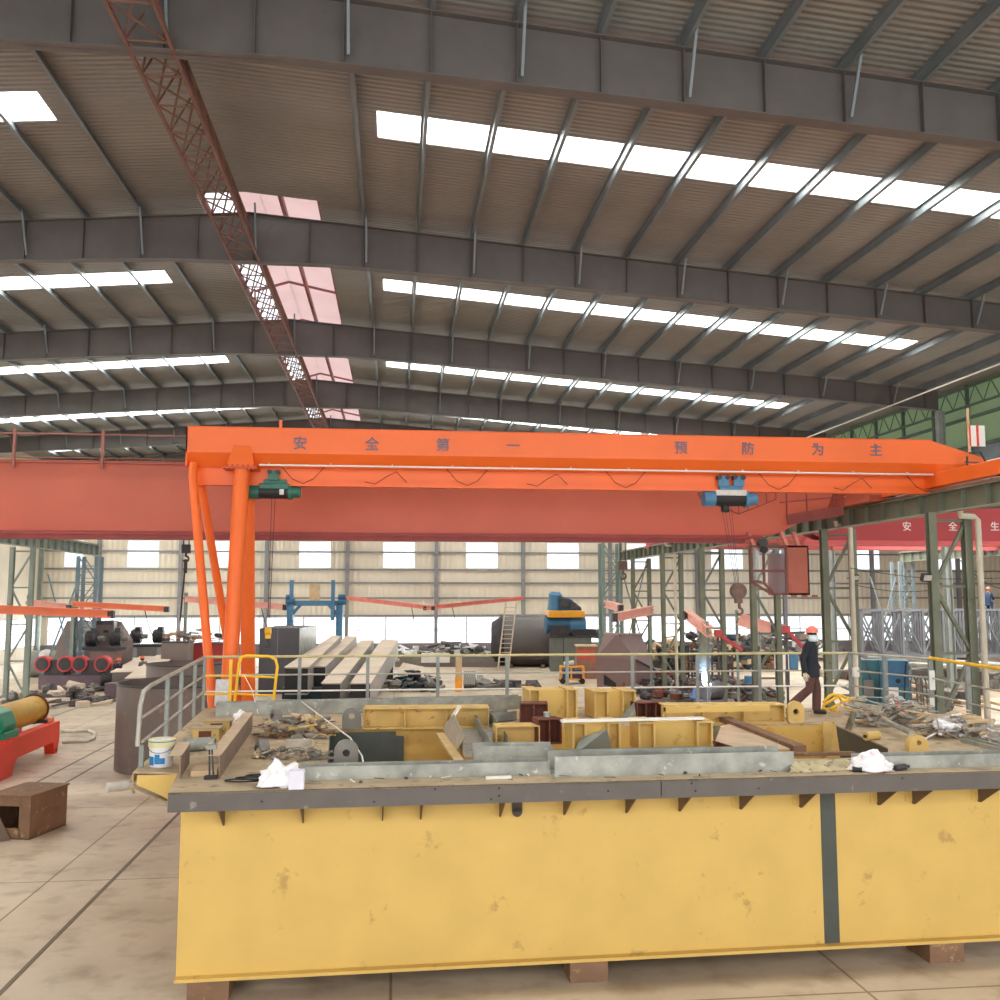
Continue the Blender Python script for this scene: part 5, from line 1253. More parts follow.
# ---- flat hose loop
m = MB(); c = PZ(84, 740, 0); pts = [PZ(u, v, 0) + Z * .06 for u, v in ((62, 732), (75, 733), (88, 732), (95, 735), (94, 740), (86, 743), (74, 743), (62, 744))]
m.tube(pts, .055, 8); tag(m.build('canvas_hose', M('hose_white', (214, 206, 196), .7), smooth=True), 'flattened pale hose looping on the floor beside the drum winch', 'hose')
# ---- open tanks behind the left railing
def shell_tank(u, v, r, h, label, y_shift=0):
    p = PZ(u, v, 0); c = Vector((p.x, p.y + r, 0)); t = thing('open_tank', label, 'tank', c, 0, 'open steel tank shells behind the left railing'); n_ = 40
    lathe([(r, 0), (r, h), (r - .03, h), (r - .03, .02), (0, .02)], n_).build('shell', mill, t, smooth=True)
    lathe([(r + .0, h - .02), (r + .035, h - .02), (r + .035, h + .02), (r - .03, h + .02)], n_).build('rim', darksteel, t)
    return t
p = PZ(117, 768, 0)
shell_tank(168, 777, 1.92, 2.42, 'dark grey brown open tank shell behind left railing, nearer one')
shell_tank(176, 728, 1.5, 2.3, 'open tank shell half hidden behind the nearer tank shell')
# ---- welding rotator
def rotator(u1, u2, vb, label, s_=1.0):
    t, wd, s = base('tank_rotator', label, 'tank rotator', u1, vb, u2, vb, 0, 'tank rotators')
    m = MB(); m.box(0, 0, 0, wd, 1.2, .75); m.build('base_beam', M('purple_grey_paint', (112, 92, 100), .6, var=.1), t)
    for f in (.12, .72):
        x = wd * f; m = MB(); m.prism([(x - .2, 0.1, .75), (x + .9, 0.1, .75), (x + .75, .1, 1.55), (x - .05, .1, 1.55)], (0, .9, 0)); m.build('stand', darksteel, t)
        for q in (-.25, .95):
            m = MB(); m.cyl((x + q, 0, 1.35), (x + q, .5, 1.35), .42, n=22); r_ = m.build('roller', M('roller_red', (206, 64, 66), .5), t, smooth=True)
            m = MB(); m.cyl((x + q, -.03, 1.35), (x + q, 0.0, 1.35), .33, n=16); m.build('hub', darksteel, r_, smooth=True)
    return t
rotator(38, 100, 690, 'purple grey tank rotator with red rimmed rollers, left of the tanks')
t, wd, s = base('steel_box', 'small purple grey steel box left of nearer tank', 'box', 104, 700, 118, 700); m = MB(); m.box(0, 0, 0, wd, .7, .75); m.build('body', M('purple_grey_paint'), t, bevel=.02); m = MB(); m.box(-.02, -.02, .75, wd + .02, .72, .78); m.build('lid', M('purple_grey_paint'), t)
def motor_cluster(name, label, u, v, z, s_, n_=2, mt=darksteel, cat='motor', grp=None):
    p = PZ(u, v, z); p.z = z; t = thing(name, label, cat, p, 0, grp)
    m = MB(); m.box(-.9 * s_, 0, 0, .9 * s_, .8 * s_, .12 * s_); m.build('skid', mt, t)
    for k in range(n_):
        x = (-.5 + k * 1.0) * s_ if n_ > 1 else 0
        m = MB(); m.cyl((x - .35 * s_, .4 * s_, .48 * s_), (x + .1 * s_, .4 * s_, .48 * s_), .3 * s_, n=16); m.build('motor_body', mt, t, smooth=True)
        m = MB()
        for j in range(5): m.cyl((x + (-.3 + j * .08) * s_, .4 * s_, .48 * s_), (x + (-.27 + j * .08) * s_, .4 * s_, .48 * s_), .34 * s_, n=16)
        m.build('cooling_fins', mt, t)
        m = MB(); m.box(x - .15 * s_, .2 * s_, .72 * s_, x + .08 * s_, .6 * s_, .92 * s_); m.build('terminal_box', mt, t)
        m = MB(); m.cyl((x + .1 * s_, .4 * s_, .48 * s_), (x + .38 * s_, .4 * s_, .48 * s_), .12 * s_, n=10); m.build('shaft_coupling', lug_m, t)
    return t
motor_cluster('motor_unit', 'pair of dark motors on the floor right of the rotator', 119, 691, 0, 1.15, grp='dark motor units at left')
# ---- hexagonal hoppers
def hopper(name, label, pf, pb, mt, grp=None, extra=None):
    """front outline and back outline (world points)"""
    t = thing(name, label, 'hopper', (pf[0].x, pf[0].y, 0), 0, grp); m = MB(); n_ = len(pf)
    m.add(pf + pb, [tuple(range(n_))] + [tuple(range(n_, 2 * n_))[::-1]] + [(k, n_ + k, n_ + (k + 1) % n_, (k + 1) % n_) for k in range(n_)]); m.build('body', mt, t, world=True)
    return t
def outline(Y, pts): return [PY(u, v, Y) for u, v in pts]
hm = M('hopper_grey_brown', (136, 122, 116), .6, .1, var=.08, scale=.6)
def zfix(P, v_): 
    return [Vector((p.x, p.y, max(p.z, 0.02))) for p in P]
f1 = zfix(outline(58, [(57, 684), (56, 645), (67, 621), (86, 620), (74, 645), (74, 684)]), 0); b1 = zfix(outline(62, [(73, 680), (74, 645), (86, 622), (94, 622), (84, 645), (84, 680)]), 0)
hopper('steel_hopper', 'grey brown faceted hopper, left one of the two behind the rotator', f1, b1, hm, 'faceted hoppers at left')
f1 = zfix(outline(57, [(85, 684), (84, 645), (97, 621), (114, 620), (114, 684)]), 0); b1 = zfix(outline(61, [(132, 678), (133, 640), (122, 622), (118, 622), (116, 678)]), 0)
t = hopper('steel_hopper', 'grey brown faceted hopper, right one of the two, with dark motors in front', f1, b1, hm, 'faceted hoppers at left')
m = MB(); q = PY(97, 623, 56.9); m.box(q.x, q.y - .1, q.z - .1, q.x + .9, q.y, q.z + .12); m.box(q.x + .4, q.y - .1, q.z - .55, q.x + .65, q.y, q.z - .4); m.build('lip_slot', darksteel, t, world=True)
t, wd, s = base('motor_stand', 'reddish brown stand carrying dark motors in front of the right faceted hopper', 'stand', 89, 686, 115, 686); m = MB(); m.box(0, 0, 0, wd, .8, 1.9); m.build('body', M('reddish_brown_grey', (136, 106, 98), .6), t); m = MB(); m.box(-.05, -.05, 1.9, wd + .05, .85, 1.95); m.build('table_plate', darksteel, t)
p0 = t.location
t = motor_cluster('motor_unit', 'pair of dark motors on the reddish brown stand', 102, 686, .0, 1.3, grp='dark motor units at left'); t.location = (p0.x + wd / 2, p0.y, 1.96)
t, wd, s = base('motor_stand', 'dull grey steel box with motors on it, right of the faceted hoppers', 'stand', 136, 676, 156, 676); m = MB(); m.box(0, 0, 0, wd, 1.2, 1.75); m.build('body', M('dull_grey_box', (120, 118, 114), .6), t); m = MB(); m.box(wd * .6, -.1, 0, wd * .75, 0, 1.5); m.build('rib', lug_m, t)
p0 = t.location
t = motor_cluster('motor_unit', 'pair of dark motors on the dull grey box against the bright windows', 146, 676, .0, 1.35, grp='dark motor units at left'); t.location = (p0.x + wd / 2, p0.y + .1, 1.76)
t, wd, s = base('motor_drum', 'grey rounded drum with pale cap beside the left faceted hopper', 'drum', 24, 678, 52, 678); m = MB(); m.cyl((0, .8, .8), (wd, .8, .8), .8, n=24); m.build('shell', M('grey_green_drum', (128, 128, 122), .6), t, smooth=True); m = MB(); m.blob((wd * .65, .4, 1.3), .45, .4, .4, 14, 9); m.build('cap', silver, t, smooth=True)
# ---- long boxes mid left
t, wd, s = base('steel_casing', 'large dark grey brown steel casing behind the left railing', 'casing', 160, 682, 187, 682); h = (682 - 645) / s
m = MB(); m.box(0, 0, 0, wd, 1.0, h); m.build('body', hm, t); m = MB(); m.box(-.05, -.05, h, wd + .05, 1.05, h + .06); m.build('rim', darksteel, t)
t, wd, s = base('steel_casing', 'red faced steel casing between the gantry legs', 'casing', 188, 678, 223, 678); h = (678 - 646) / s
m = MB(); m.box(.1, 0.04, 0, wd, 2.5, h); m.build('body', M('casing_red', (184, 62, 60), .6, var=.1), t); m = MB(); m.box(0, 0, 0, .12, 2.5, h + .03); m.box(.1, 0, h, wd, 2.5, h + .05); m.build('frame', darksteel, t)
for k, (a, b, z0) in enumerate((((122, 672), (160, 650), 1.2), ((138, 678), (166, 655), 1.3))):
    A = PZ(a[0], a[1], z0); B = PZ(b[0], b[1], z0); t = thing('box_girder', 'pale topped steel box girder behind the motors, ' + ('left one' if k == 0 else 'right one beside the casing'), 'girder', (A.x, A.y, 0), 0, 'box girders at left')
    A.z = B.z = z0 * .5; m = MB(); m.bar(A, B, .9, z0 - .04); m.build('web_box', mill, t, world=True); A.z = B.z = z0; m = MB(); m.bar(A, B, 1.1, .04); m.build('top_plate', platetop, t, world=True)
t, wd, s = base('steel_casing', 'tall dark casing with pale right side between gantry legs and blue frame', 'casing', 258, 694, 298, 694); h = (694 - 631) / s
m = MB(); m.box(0, 0, 0, wd, 4.5, h); m.build('body', M('dark_blue_grey_plate', (84, 82, 88), .5, .2, var=.15, scale=.7), t)
m = MB(); m.box(wd, 0.02, 0, wd + .02, 4.5, h); m.build('side_plate', galv, t); m = MB(); m.box(wd * .45, -.02, 0, wd * .47, 0, h); m.build('seam', lug_m, t)
# pile on the casings
def pile(name, label, u0, u1, v, z, n_, sz, mats, seed, hm_=1.0, cat='scrap', ydepth=2.0):
    random.seed(seed); m = MB(); m.mats = list(mats); a = PZ(u0, v, 0); b = PZ(u1, v, 0)
    for i in range(n_):
        f = random.random(); hh = (1 - abs(2 * f - 1) ** 2 * .6) * hm_; c = a.lerp(b, f) + Vector((0, random.uniform(0, ydepth), 0)); c.z = z + random.random() ** 1.4 * hh + sz * .15
        m.cur = random.randrange(len(mats)); an = random.uniform(0, 6.3); d_ = Vector((math.cos(an), math.sin(an), random.uniform(-.3, .3))) * sz * random.uniform(.4, 1.5); q = random.random()
        if q < .45: m.bar(c - d_, c + d_, sz * random.uniform(.1, .4), sz * random.uniform(.06, .25))
        elif q < .65: m.cyl(c - d_ * .6, c + d_ * .6, sz * random.uniform(.1, .35), n=10)
        elif q < .85: m.box(c.x - sz * .4, c.y - sz * .3, c.z - sz * .2, c.x + sz * .4, c.y + sz * .3, c.z + sz * .25, rot=an)
        else: m.blob(tuple(c), sz * .5, sz * .5, sz * .35, 9, 6, .8, i)
        
    for k, p_ in enumerate(m.v):
        if p_.z < z + .005: p_.z = z + .005
    return tag(m.build(name, None), label, cat, kind='stuff')
dk = M('dark_clutter', (84, 78, 78), .7, var=.3, scale=3); pk = M('pinkish_clutter', (188, 138, 124), .7, var=.15)
pile('metal_scrap', 'scrap steel and pinkish parts heaped on the red and grey casings', 163, 222, 680, 2.18, 34, .45, [dk, pk, lug_m, wood], 31, .7)
pile('metal_scrap', 'plates and offcuts scattered on the floor left of the rotator', 0, 60, 705, 0, 46, .7, [mill, dk, platetop, lug_m], 33, .25, ydepth=9)
pile('metal_scrap', 'plates and offcuts scattered in front of the rotator', 40, 100, 708, 0, 24, .6, [mill, platetop, dk], 34, .1, ydepth=4)
pile('metal_scrap', 'bundles of dark and white scrap against the back wall, right of the long beams', 395, 500, 663, 0, 130, .7, [dk, lug_m, white_p, plastic_w, white_p, darksteel], 35, 1.35, ydepth=2)
pile('metal_scrap', 'white sacks and pipes piled along back wall at centre left', 395, 430, 662, 0, 26, .7, [white_p, plastic_w, dk], 36, .9)
pile('metal_scrap', 'mixed dark machine parts on the floor right of the long box beams', 392, 440, 692, 0, 60, .6, [dk, M('dark_teal_box', (42, 66, 76), .6), lug_m, black], 37, .7, ydepth=4)
pile('metal_scrap', 'short bars lying on the open floor left of centre', 478, 536, 690, 0, 14, .9, [dk, lug_m], 38, .12, ydepth=2)
pile('metal_scrap', 'rusty scrap and rods around the welding place', 655, 790, 703, 0, 300, .6, [dk, rust, lug_m, darksteel], 40, .7, ydepth=9)
pile('metal_scrap', 'dark machine parts and racks behind the welding place', 655, 790, 672, 0, 240, .8, [dk, darksteel, rustbox, M('dark_teal_box'), wood], 41, 2.3, ydepth=7)
pile('metal_scrap', 'scrap heap at the back wall behind the lattice columns', 690, 850, 661, 0, 120, .9, [dk, lug_m, white_p, mill], 42, 2.4, ydepth=3)
pile('metal_scrap', 'piled parts on the floor below the lattice trusses at right', 905, 1000, 712, 0, 90, .6, [dk, lug_m, rustbox, wood, M('dull_grey_box')], 43, .9, ydepth=7)
pile('metal_scrap', 'steel plates and pipes stacked at the right beyond the trusses', 900, 1060, 690, 0, 60, 1.1, [lug_m, mill, galv], 44, .7, ydepth=8)
# ---- four long box beams
def longbeam(nl, nr, fl, fr_, zn, zf, dep, label):
    a, b = PZ(nl[0], nl[1], zn), PZ(nr[0], nr[1], zn); c, d = PZ(fr_[0], fr_[1], zf), PZ(fl[0], fl[1], zf)
    t = thing('box_beam', label, 'steel beam', (a.x, a.y, 0), 0, 'long steel box beams'); dn = Z * dep
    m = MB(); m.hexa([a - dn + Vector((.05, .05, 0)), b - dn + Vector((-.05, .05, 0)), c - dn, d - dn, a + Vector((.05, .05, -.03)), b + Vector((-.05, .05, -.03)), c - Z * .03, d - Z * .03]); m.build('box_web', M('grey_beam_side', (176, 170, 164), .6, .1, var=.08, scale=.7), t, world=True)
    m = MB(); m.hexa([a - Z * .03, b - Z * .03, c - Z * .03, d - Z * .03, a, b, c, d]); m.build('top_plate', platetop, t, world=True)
    m = MB(); q = (b - a); m.hexa([a - dn * .95 + q * .04 + Vector((0, .03, 0)), b - dn * .95 - q * .04 + Vector((0, .03, 0)), b - dn * .95 - q * .04 + Vector((0, .06, 0)), a - dn * .95 + q * .04 + Vector((0, .06, 0)), a - dn * .06 + q * .04 + Vector((0, .03, 0)), b - dn * .06 - q * .04 + Vector((0, .03, 0)), b - dn * .06 - q * .04 + Vector((0, .06, 0)), a - dn * .06 + q * .04 + Vector((0, .06, 0))]); m.build('end_shade', black, t, world=True)  # black plate paints the shade below the overhanging top plate
    for f in (.15, .85):
        e = (a + b) / 2 * (1 - f) + (c + d) / 2 * f; hh = e.z - dep; 
        if hh > .05: m = MB(); m.box(e.x - .4, e.y - .2, 0, e.x + .4, e.y + .2, hh + .02); m.build('trestle', darksteel, t, world=True)
    return t
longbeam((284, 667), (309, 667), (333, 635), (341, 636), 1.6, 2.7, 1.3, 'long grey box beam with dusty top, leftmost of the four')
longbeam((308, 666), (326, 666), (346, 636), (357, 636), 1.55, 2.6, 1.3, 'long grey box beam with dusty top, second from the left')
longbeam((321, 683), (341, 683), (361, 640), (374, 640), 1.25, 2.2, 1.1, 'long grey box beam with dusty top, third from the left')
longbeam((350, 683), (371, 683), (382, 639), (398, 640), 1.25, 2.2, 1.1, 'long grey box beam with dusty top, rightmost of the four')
t, wd, s = base('teal_crate', 'dark blue green machine bed under the left long beams', 'machine bed', 305, 700, 345, 700); m = MB(); m.box(-1.2, .4, 0, wd * .75, .55, .5); m.build('side', M('dark_teal_box'), t); m = MB(); m.box(-1.2, .4, .5, wd * .75, .9, .56); m.build('top_edge', M('tealish_edge', (80, 112, 118), .5), t)
# plate and boxes right of beams
t, wd, s = base('plate_stack', 'pale flat plate lying tilted right of the long beams', 'plate', 395, 688, 440, 688); m = MB(); m.hexa([(0, 0, .7), (wd, 0, .45), (wd, 1.6, .75), (.2, 2.2, 1.15), (0, 0, .76), (wd, 0, .51), (wd, 1.6, .81), (.2, 2.2, 1.21)]); m.build('plate', M('pale_cream_plate', (206, 190, 170), .6), t)
m = MB(); m.box(.3, .4, 0, wd - .2, 1.8, .42); m.build('support_box', M('dark_teal_box'), t)
t, wd, s = base('steel_pallet', 'long low dark stack of bars at the back, left of the ladder tank', 'bar stack', 395, 667, 500, 667); m = MB(); m.box(0, 0, 0, wd, 1.2, .35); m.build('lower_bars', mill, t); m = MB(); m.box(.3, .1, .35, wd * .95, 1.0, .7); m.build('upper_bars', lug_m, t); m = MB(); m.box(wd * .25, -.1, .3, wd * .52, .1, .95); m.build('white_channel', white_p, t)
t, wd, s = base('marker_post', 'square post with orange lower half and pale upper half on the floor', 'post', 455, 692, 462, 692); m = MB(); m.box(0, 0, 0, wd, .3, .75); m.build('lower_half', M('post_orange', (240, 160, 40), .5), t); m = MB(); m.box(.02, 0.02, .75, wd - .02, .28, 1.9); m.build('upper_half', wood, t)
for k in range(5):
    t_ = base('i_beam_offcut', 'x', 'x', 463 + 2.4 * k, 691, 466 + 2.4 * k, 691); q = t_[0]
    q['label'] = 'short grey I beam in the row beside the orange post, ' + ('first', 'second', 'third', 'fourth', 'fifth')[k] + ' from the post'; q['category'] = 'steel beam'; q['group'] = 'short I beams'
    m = MB(); m.ibeam((.07, 0, .3), (.07, 1.2, .9), .11, .12, .02); m.build('section', lug_m, q)
    m = MB(); m.box(0, 0.9, 0, .14, 1.2, .6); m.build('foot_block', dk, q)
# ---- blue portal frame
t, wd, s = base('portal_stand', 'blue steel portal frame with two uprights in front of the back wall', 'frame', 288, 667, 336, 667); h = lambda v: (667 - v) / s; X = lambda u: (u - 288) / s
for u in (287, 335):
    m = MB(); m.box(X(u) - .1, 0, 0, X(u) + .35, .4, h(606)); m.build('leg', blue_p, t)
for u in (290, 330.5):
    m = MB(); m.box(X(u) - .1, -.25, h(622), X(u) + .14, -.02, h(583)); m.build('upright', blue_p, t)
m = MB(); m.box(X(290), 0, h(608), X(337), .3, h(603)); m.build('cross_beam', blue_p, t)
for a, b in (((290, 617), (299, 607)), ((335, 617), (326, 607))):
    m = MB(); m.bar((X(a[0]), .15, h(a[1])), (X(b[0]), .15, h(b[1])), .2, .2, (0, 1, 0)); m.build('knee_brace', blue_p, t)
for u in (285, 336):
    m = MB(); m.cyl((X(u), -.1, h(604)), (X(u) + .6, -.1, h(604)), .22, n=12); m.cyl((X(u), -.1, h(599)), (X(u) + .5, -.1, h(599)), .14, n=12); m.build('pulley', blue_d, t, smooth=True)
m = MB(); m.box(X(307), .1, h(603), X(317), .3, h(587)); m.build('hopper_box', wood, t)
# ---- ladder tank
t, wd, s = base('steel_drum_shell', 'large dark horizontal steel drum with ladder at its left end', 'drum', 504, 668, 551, 668); r = (668 - 617) / s / 2
m = MB(); m.cyl((0, r, r), (wd, r, r), r, n=48); m.build('shell', M('drum_grey', (100, 94, 92), .45, .2, var=.08, scale=.8), t, smooth=True)
m = MB(); m.cyl((wd, r, r), (wd + .15, r, r), r + .08, n=48); m.cyl((-.25, r, r), (0, r, r), r + .1, n=48); m.build('rim', black, t, smooth=True)
m = MB(); m.cyl((-.9, r, r), (-.25, r, r), r * .72, r * .98, n=40); m.build('end_cone', darksteel, t, smooth=True)
m = MB(); m.box(.3, -.1, 0, .6, r * 1.6, .22); m.box(wd - .7, -.1, 0, wd - .4, r * 1.6, .22); m.build('chock', dk, t)
t = thing('ladder', 'pale ladder leaning against the dark horizontal drum', 'ladder', PZ(503, 671, 0)); q0 = Vector((0, 0, 0)); q1 = PY(511, 603, t.location.y + 1.4) - t.location; sd = Vector((.36, 0, 0))
ladm = M('ladder_pale', (196, 180, 160), .6)
for e in (q0 - sd, q0 + sd):
    m = MB(); m.bar(e, e + q1, .08, .06); m.build('stile', ladm, t)
for k in range(1, 15):
    m = MB(); c = q1 * (k / 15); m.bar(c - sd, c + sd, .05, .05); m.build('rung', ladm, t)
# ---- gearbox machine on grey stand
t, wd, s = base('machine_stand', 'grey green machine stand right of the horizontal drum', 'stand', 551, 672, 592, 672); h = (672 - 638) / s
m = MB(); m.box(0, 0, 0, wd, 2.2, h); m.build('body', M('grey_green_box', (112, 116, 108), .6, var=.1), t); m = MB(); m.box(-.1, -.1, h, wd + .5, 2.3, h + .1); m.build('table_plate', darksteel, t); m = MB(); m.box(wd * .3, -.02, .1, wd * .32, 0, h); m.build('seam', darksteel, t)
base_z = h + .1; loc = t.location.copy()
t = thing('blue_winch_machine', 'big blue motor and gearbox on an orange yellow frame, atop the grey green stand', 'machine', (loc.x, loc.y, base_z)); s2 = s
h = lambda v: (638 - v) / s2 - .1; X = lambda u: (u - 551) / s2
m = MB(); m.box(X(551), .2, h(638), X(570), 1.2, h(626)); m.box(X(574), .3, h(638), X(598), 1.0, h(630)); m.build('lower_frame', darksteel, t)
m = MB(); m.cyl((X(548), .9, h(625)), (X(574), .9, h(625)), .62, n=22); m.build('lower_motor', blue_d, t, smooth=True)
m = MB(); m.cyl((X(572), .9, h(626)), (X(588), .9, h(626)), .66, n=26); m.build('flywheel_housing', blue_p, t, smooth=True)
m = MB(); m.box(X(549), 0, h(618), X(586), 1.6, h(611.5)); m.build('yellow_frame', M('frame_amber', (250, 170, 40), .45), t, bevel=.02)
m = MB(); m.cyl((X(557), .8, h(611)), (X(558), .8, h(595)), .48, .42, n=22); m.cyl((X(558), .8, h(596)), (X(558.3), .8, h(592.5)), .5, .3, n=22); m.build('upper_motor', blue_p, t, smooth=True)
m = MB(); m.prism([(X(562), .3, h(611)), (X(584), .3, h(611)), (X(583), .3, h(608)), (X(573), .3, h(600)), (X(563), .3, h(597))], (0, 1.0, 0)); m.build('gear_housing', blue_d, t, bevel=.03)
m = MB(); m.bar((X(560), .2, h(598)), (X(582), .2, h(609)), .12, .16); m.cyl((X(566), .1, h(604)), (X(566), .3, h(604)), .3, n=16); m.cyl((X(575), .1, h(607)), (X(575), .3, h(607)), .24, n=16); m.build('belt_guard', dk, t)
m = MB(); m.cyl((X(570), .6, h(632)), (X(602), .6, h(635)), .3, n=14); m.build('drive_shaft', dk, t, smooth=True)
# cart and rusty box
t, wd, s = base('gas_cart', 'small orange yellow cart on wheels in front of the grey green stand', 'cart', 561, 684, 584, 684); am = M('frame_amber')
m = MB()
for x in (0, wd * .45, wd): 
    for y in (0, .8): m.bar((x, y, .2), (x, y, .95), .08, .08)
for z_ in (.25, .6, .95):
    for y in (0, .8): m.bar((0, y, z_), (wd, y, z_), .07, .07)
    for x in (0, wd): m.bar((x, 0, z_), (x, .8, z_), .07, .07)
m.build('cage', am, t)
for x in (.1, wd - .1):
    for y in (0, .8): m = MB(); m.cyl((x, y - .05, .16), (x, y + .05, .16), .16, n=16); m.build('wheel', black, t, smooth=True)
m = MB(); m.box(.1, .1, .3, wd - .1, .7, .8); m.build('engine', M('indigo_parts', (70, 72, 110), .6), t); m = MB(); m.cyl((.2, .4, 1.05), (wd * .6, .4, 1.15), .16, n=12); m.build('tank', silver, t, smooth=True)
t, wd, s = base('rusty_bin', 'rusty bin with a red panel left of the big brown hopper', 'bin', 577, 679, 597, 679); h = (679 - 647) / s
m = MB(); m.box(0, 0, 0, wd, 1.2, h); m.build('body', M('rusty_bin_brown', (148, 104, 88), .7, var=.15), t); m = MB(); m.box(.05, -.03, h * .62, wd - .1, 0, h * .9); m.build('red_panel', M('panel_red', (206, 84, 66), .6), t); m = MB(); m.box(-.05, -.05, h, wd + .05, 1.25, h + .08); m.build('rim', wood, t)
# ---- big brown hopper
f1 = zfix([PY(597, 660, 47), PZ(597, 691, 0), PZ(632, 692, 0), PY(633, 660, 44), PY(617, 633, 45.5), PY(605, 632, 47)], 0)
hb = M('hopper_brown', (132, 108, 104), .6, .1, var=.08, scale=.7)
c_ = [PZ(597, 690, 0), PZ(636, 693, 0), PZ(657, 690, 0)]
Yl, Ym, Yr = c_[0].y, c_[1].y, c_[2].y
t = thing('steel_hopper', 'big brown faceted hopper with a slanted right face, right of the cart', 'hopper', (c_[0].x, c_[0].y, 0))
g0, g1, g2 = c_; g3 = g2 + Vector((-2.6, 2.6, 0)); 
def up(p, u, v, Y=None): return PY(u, v, Y or p.y)
w0, w1, w2 = up(g0, 596, 657), up(g1, 636, 660), up(g2, 655, 672); w2 = PY(655, 670, Yr); w3 = Vector((g3.x, g3.y, w2.z))
t0, t1, t2 = PY(605, 633, Yl + .8), PY(617, 634, Ym + 1.0), PY(641, 634, Yr + .8); t3 = Vector((t0.x + .5, t2.y + 1.0, t0.z))
m = MB(); V_ = [g0, g1, g2, g3, w0, w1, w2, w3, t0, t1, t2, t3]
m.add(V_, [(0, 1, 5, 4), (1, 2, 6, 5), (2, 3, 7, 6), (3, 0, 4, 7), (4, 5, 9, 8), (5, 6, 10, 9), (6, 7, 11, 10), (7, 4, 8, 11), (8, 9, 10, 11), (3, 2, 1, 0)]); m.build('body', hb, t, world=True)
m = MB(); m.bar(t0, t1, .15, .1); m.bar(t1, t2, .15, .1); m.build('rim', M('rim_dusty', (170, 150, 140), .7), t, world=True)
m = MB(); e = g0.lerp(g1, .18); e2 = g0.lerp(g1, .5); m.prism([e + Vector((0, -.03, .3)), e2 + Vector((0, -.03, .2)), e2 + Vector((0, -.03, .42)), e + Vector((0, -.03, .85))], (0, .02, 0)); m.build('slot', black, t, world=True)
m = MB(); e = w1; m.bar(w1 + Vector((0, -.03, 0)), w2 + Vector((0, -.03, 0)), .04, .1); m.build('seam', darksteel, t, world=True)
# ---- welding spark and welder
p = PY(703, 600, 37); p.z = 0
t = thing('welding_work', 'dark curved workpiece with a bluish white welding arc at it', 'workpiece', p)
m = MB(); m.cyl((.1, .3, 1.2), (.75, .6, 1.2), .38, n=22); m.build('pipe_shell', dk, t, smooth=True)
m = MB(); m.box(-.2, 0.05, .75, .9, .8, .85); m.box(-.1, .1, 0, 0, .7, .75); m.box(.7, .1, 0, .8, .7, .75); m.build('bed', dk, t)
m = MB(); m.blob((-.02, -.05, 1.75), .09, .06, .28, 10, 8, .8, 3); m.blob((.12, -.1, 1.5), .08, .05, .1, 10, 8, .8, 5); m.build('welding_arc', M('arc_glow', (200, 220, 255), .5, emit=20), t)
L1 = bpy.data.lights.new('welding_arc_light', 'POINT'); L1.energy = 110; L1.color = (.55, .7, 1); L1.shadow_soft_size = .15; lo = bpy.data.objects.new('welding_arc_light', L1); COL.objects.link(lo); lo.location = p + Vector((-.1, -.35, 1.75))
bl = M('welder_blue', (88, 112, 150), .8); 
wp = p.copy()
person(wp + Vector((0, 1.2, 0)), 0.3, 'welder in blue work clothes bending behind the bluish welding arc', bl, bl, M('welder_hat_blue', (70, 90, 130), .5), J=dict(waist=(.05, 0, 1.1), chest=(.2, 0, 1.26), neckb=(.3, 0, 1.36), neck=(.34, 0, 1.42), head=(.4, 0, 1.5), shL=(.24, .19, 1.3), shR=(.24, -.19, 1.3), elL=(.42, .24, 1.08), elR=(.42, -.24, 1.08), wrL=(.6, .12, .95), wrR=(.6, -.12, .95)), fingers=False, head_turn=-20)
def drumlike(name, label, u, v, r, L_, mt, cat, ang=0, grp=None):
    p = PZ(u, v, 0); t = thing(name, label, cat, p, ang, grp); m = MB(); m.cyl((-L_ / 2, r, r), (L_ / 2, r, r), r, n=20); m.build('shell', mt, t, smooth=True); m = MB(); m.cyl((-L_ / 2 - .04, r, r), (-L_ / 2, r, r), r * 1.12, n=20); m.cyl((L_ / 2, r, r), (L_ / 2 + .04, r, r), r * 1.12, n=20); m.build('flange', mt, t, smooth=True); return t
drumlike('cable_reel', 'rust brown flanged valve body on the floor right of the welding place', 728, 693, .38, .5, rustbox, 'valve body', .4)
drumlike('pipe_flange', 'second rust brown pipe flange beside the valve body', 738, 690, .34, .4, M('pinkish_clutter'), 'flange', 1.0)
t, wd, s = base('blue_drum', 'small blue box shaped unit between the valve body and the man', 'machine', 747, 693, 758, 693); m = MB(); m.box(0, 0, .3, wd, .5, .85); m.build('body', blue_p, t, bevel=.03); m = MB(); m.box(.05, .05, 0, wd - .05, .45, .3); m.build('foot', dk, t)
t, wd, s = base('control_box', 'white control cabinet with blue unit behind the railing, left of the man', 'cabinet', 778, 686, 790, 686); m = MB(); m.box(0, 0, .9, wd, .6, 1.75); m.build('door', white_p, t, bevel=.02); m = MB(); m.box(wd + .05, 0, .95, wd + .5, .5, 1.8); m.build('blue_unit', blue_p, t); m = MB(); m.box(0, 0, 0, .1, .5, .9); m.box(wd - .1, 0, 0, wd, .5, .9); m.box(wd, 0, .85, wd + .5, .5, .95); m.build('legs', dk, t)
t, wd, s = base('work_rack', 'dark rack of shelves behind the railing left of the man', 'rack', 700, 690, 742, 690)
m = MB()
for x in (0, wd * .5, wd): m.bar((x, 2, 0), (x, 2, 2.1), .1, .1); m.bar((x, 3, 0), (x, 3, 2.1), .1, .1)
m.build('uprights', dk, t)
for z_ in (.5, 1.2, 1.9): m = MB(); m.box(0, 2, z_, wd, 3, z_ + .06); m.build('shelf', dk, t)
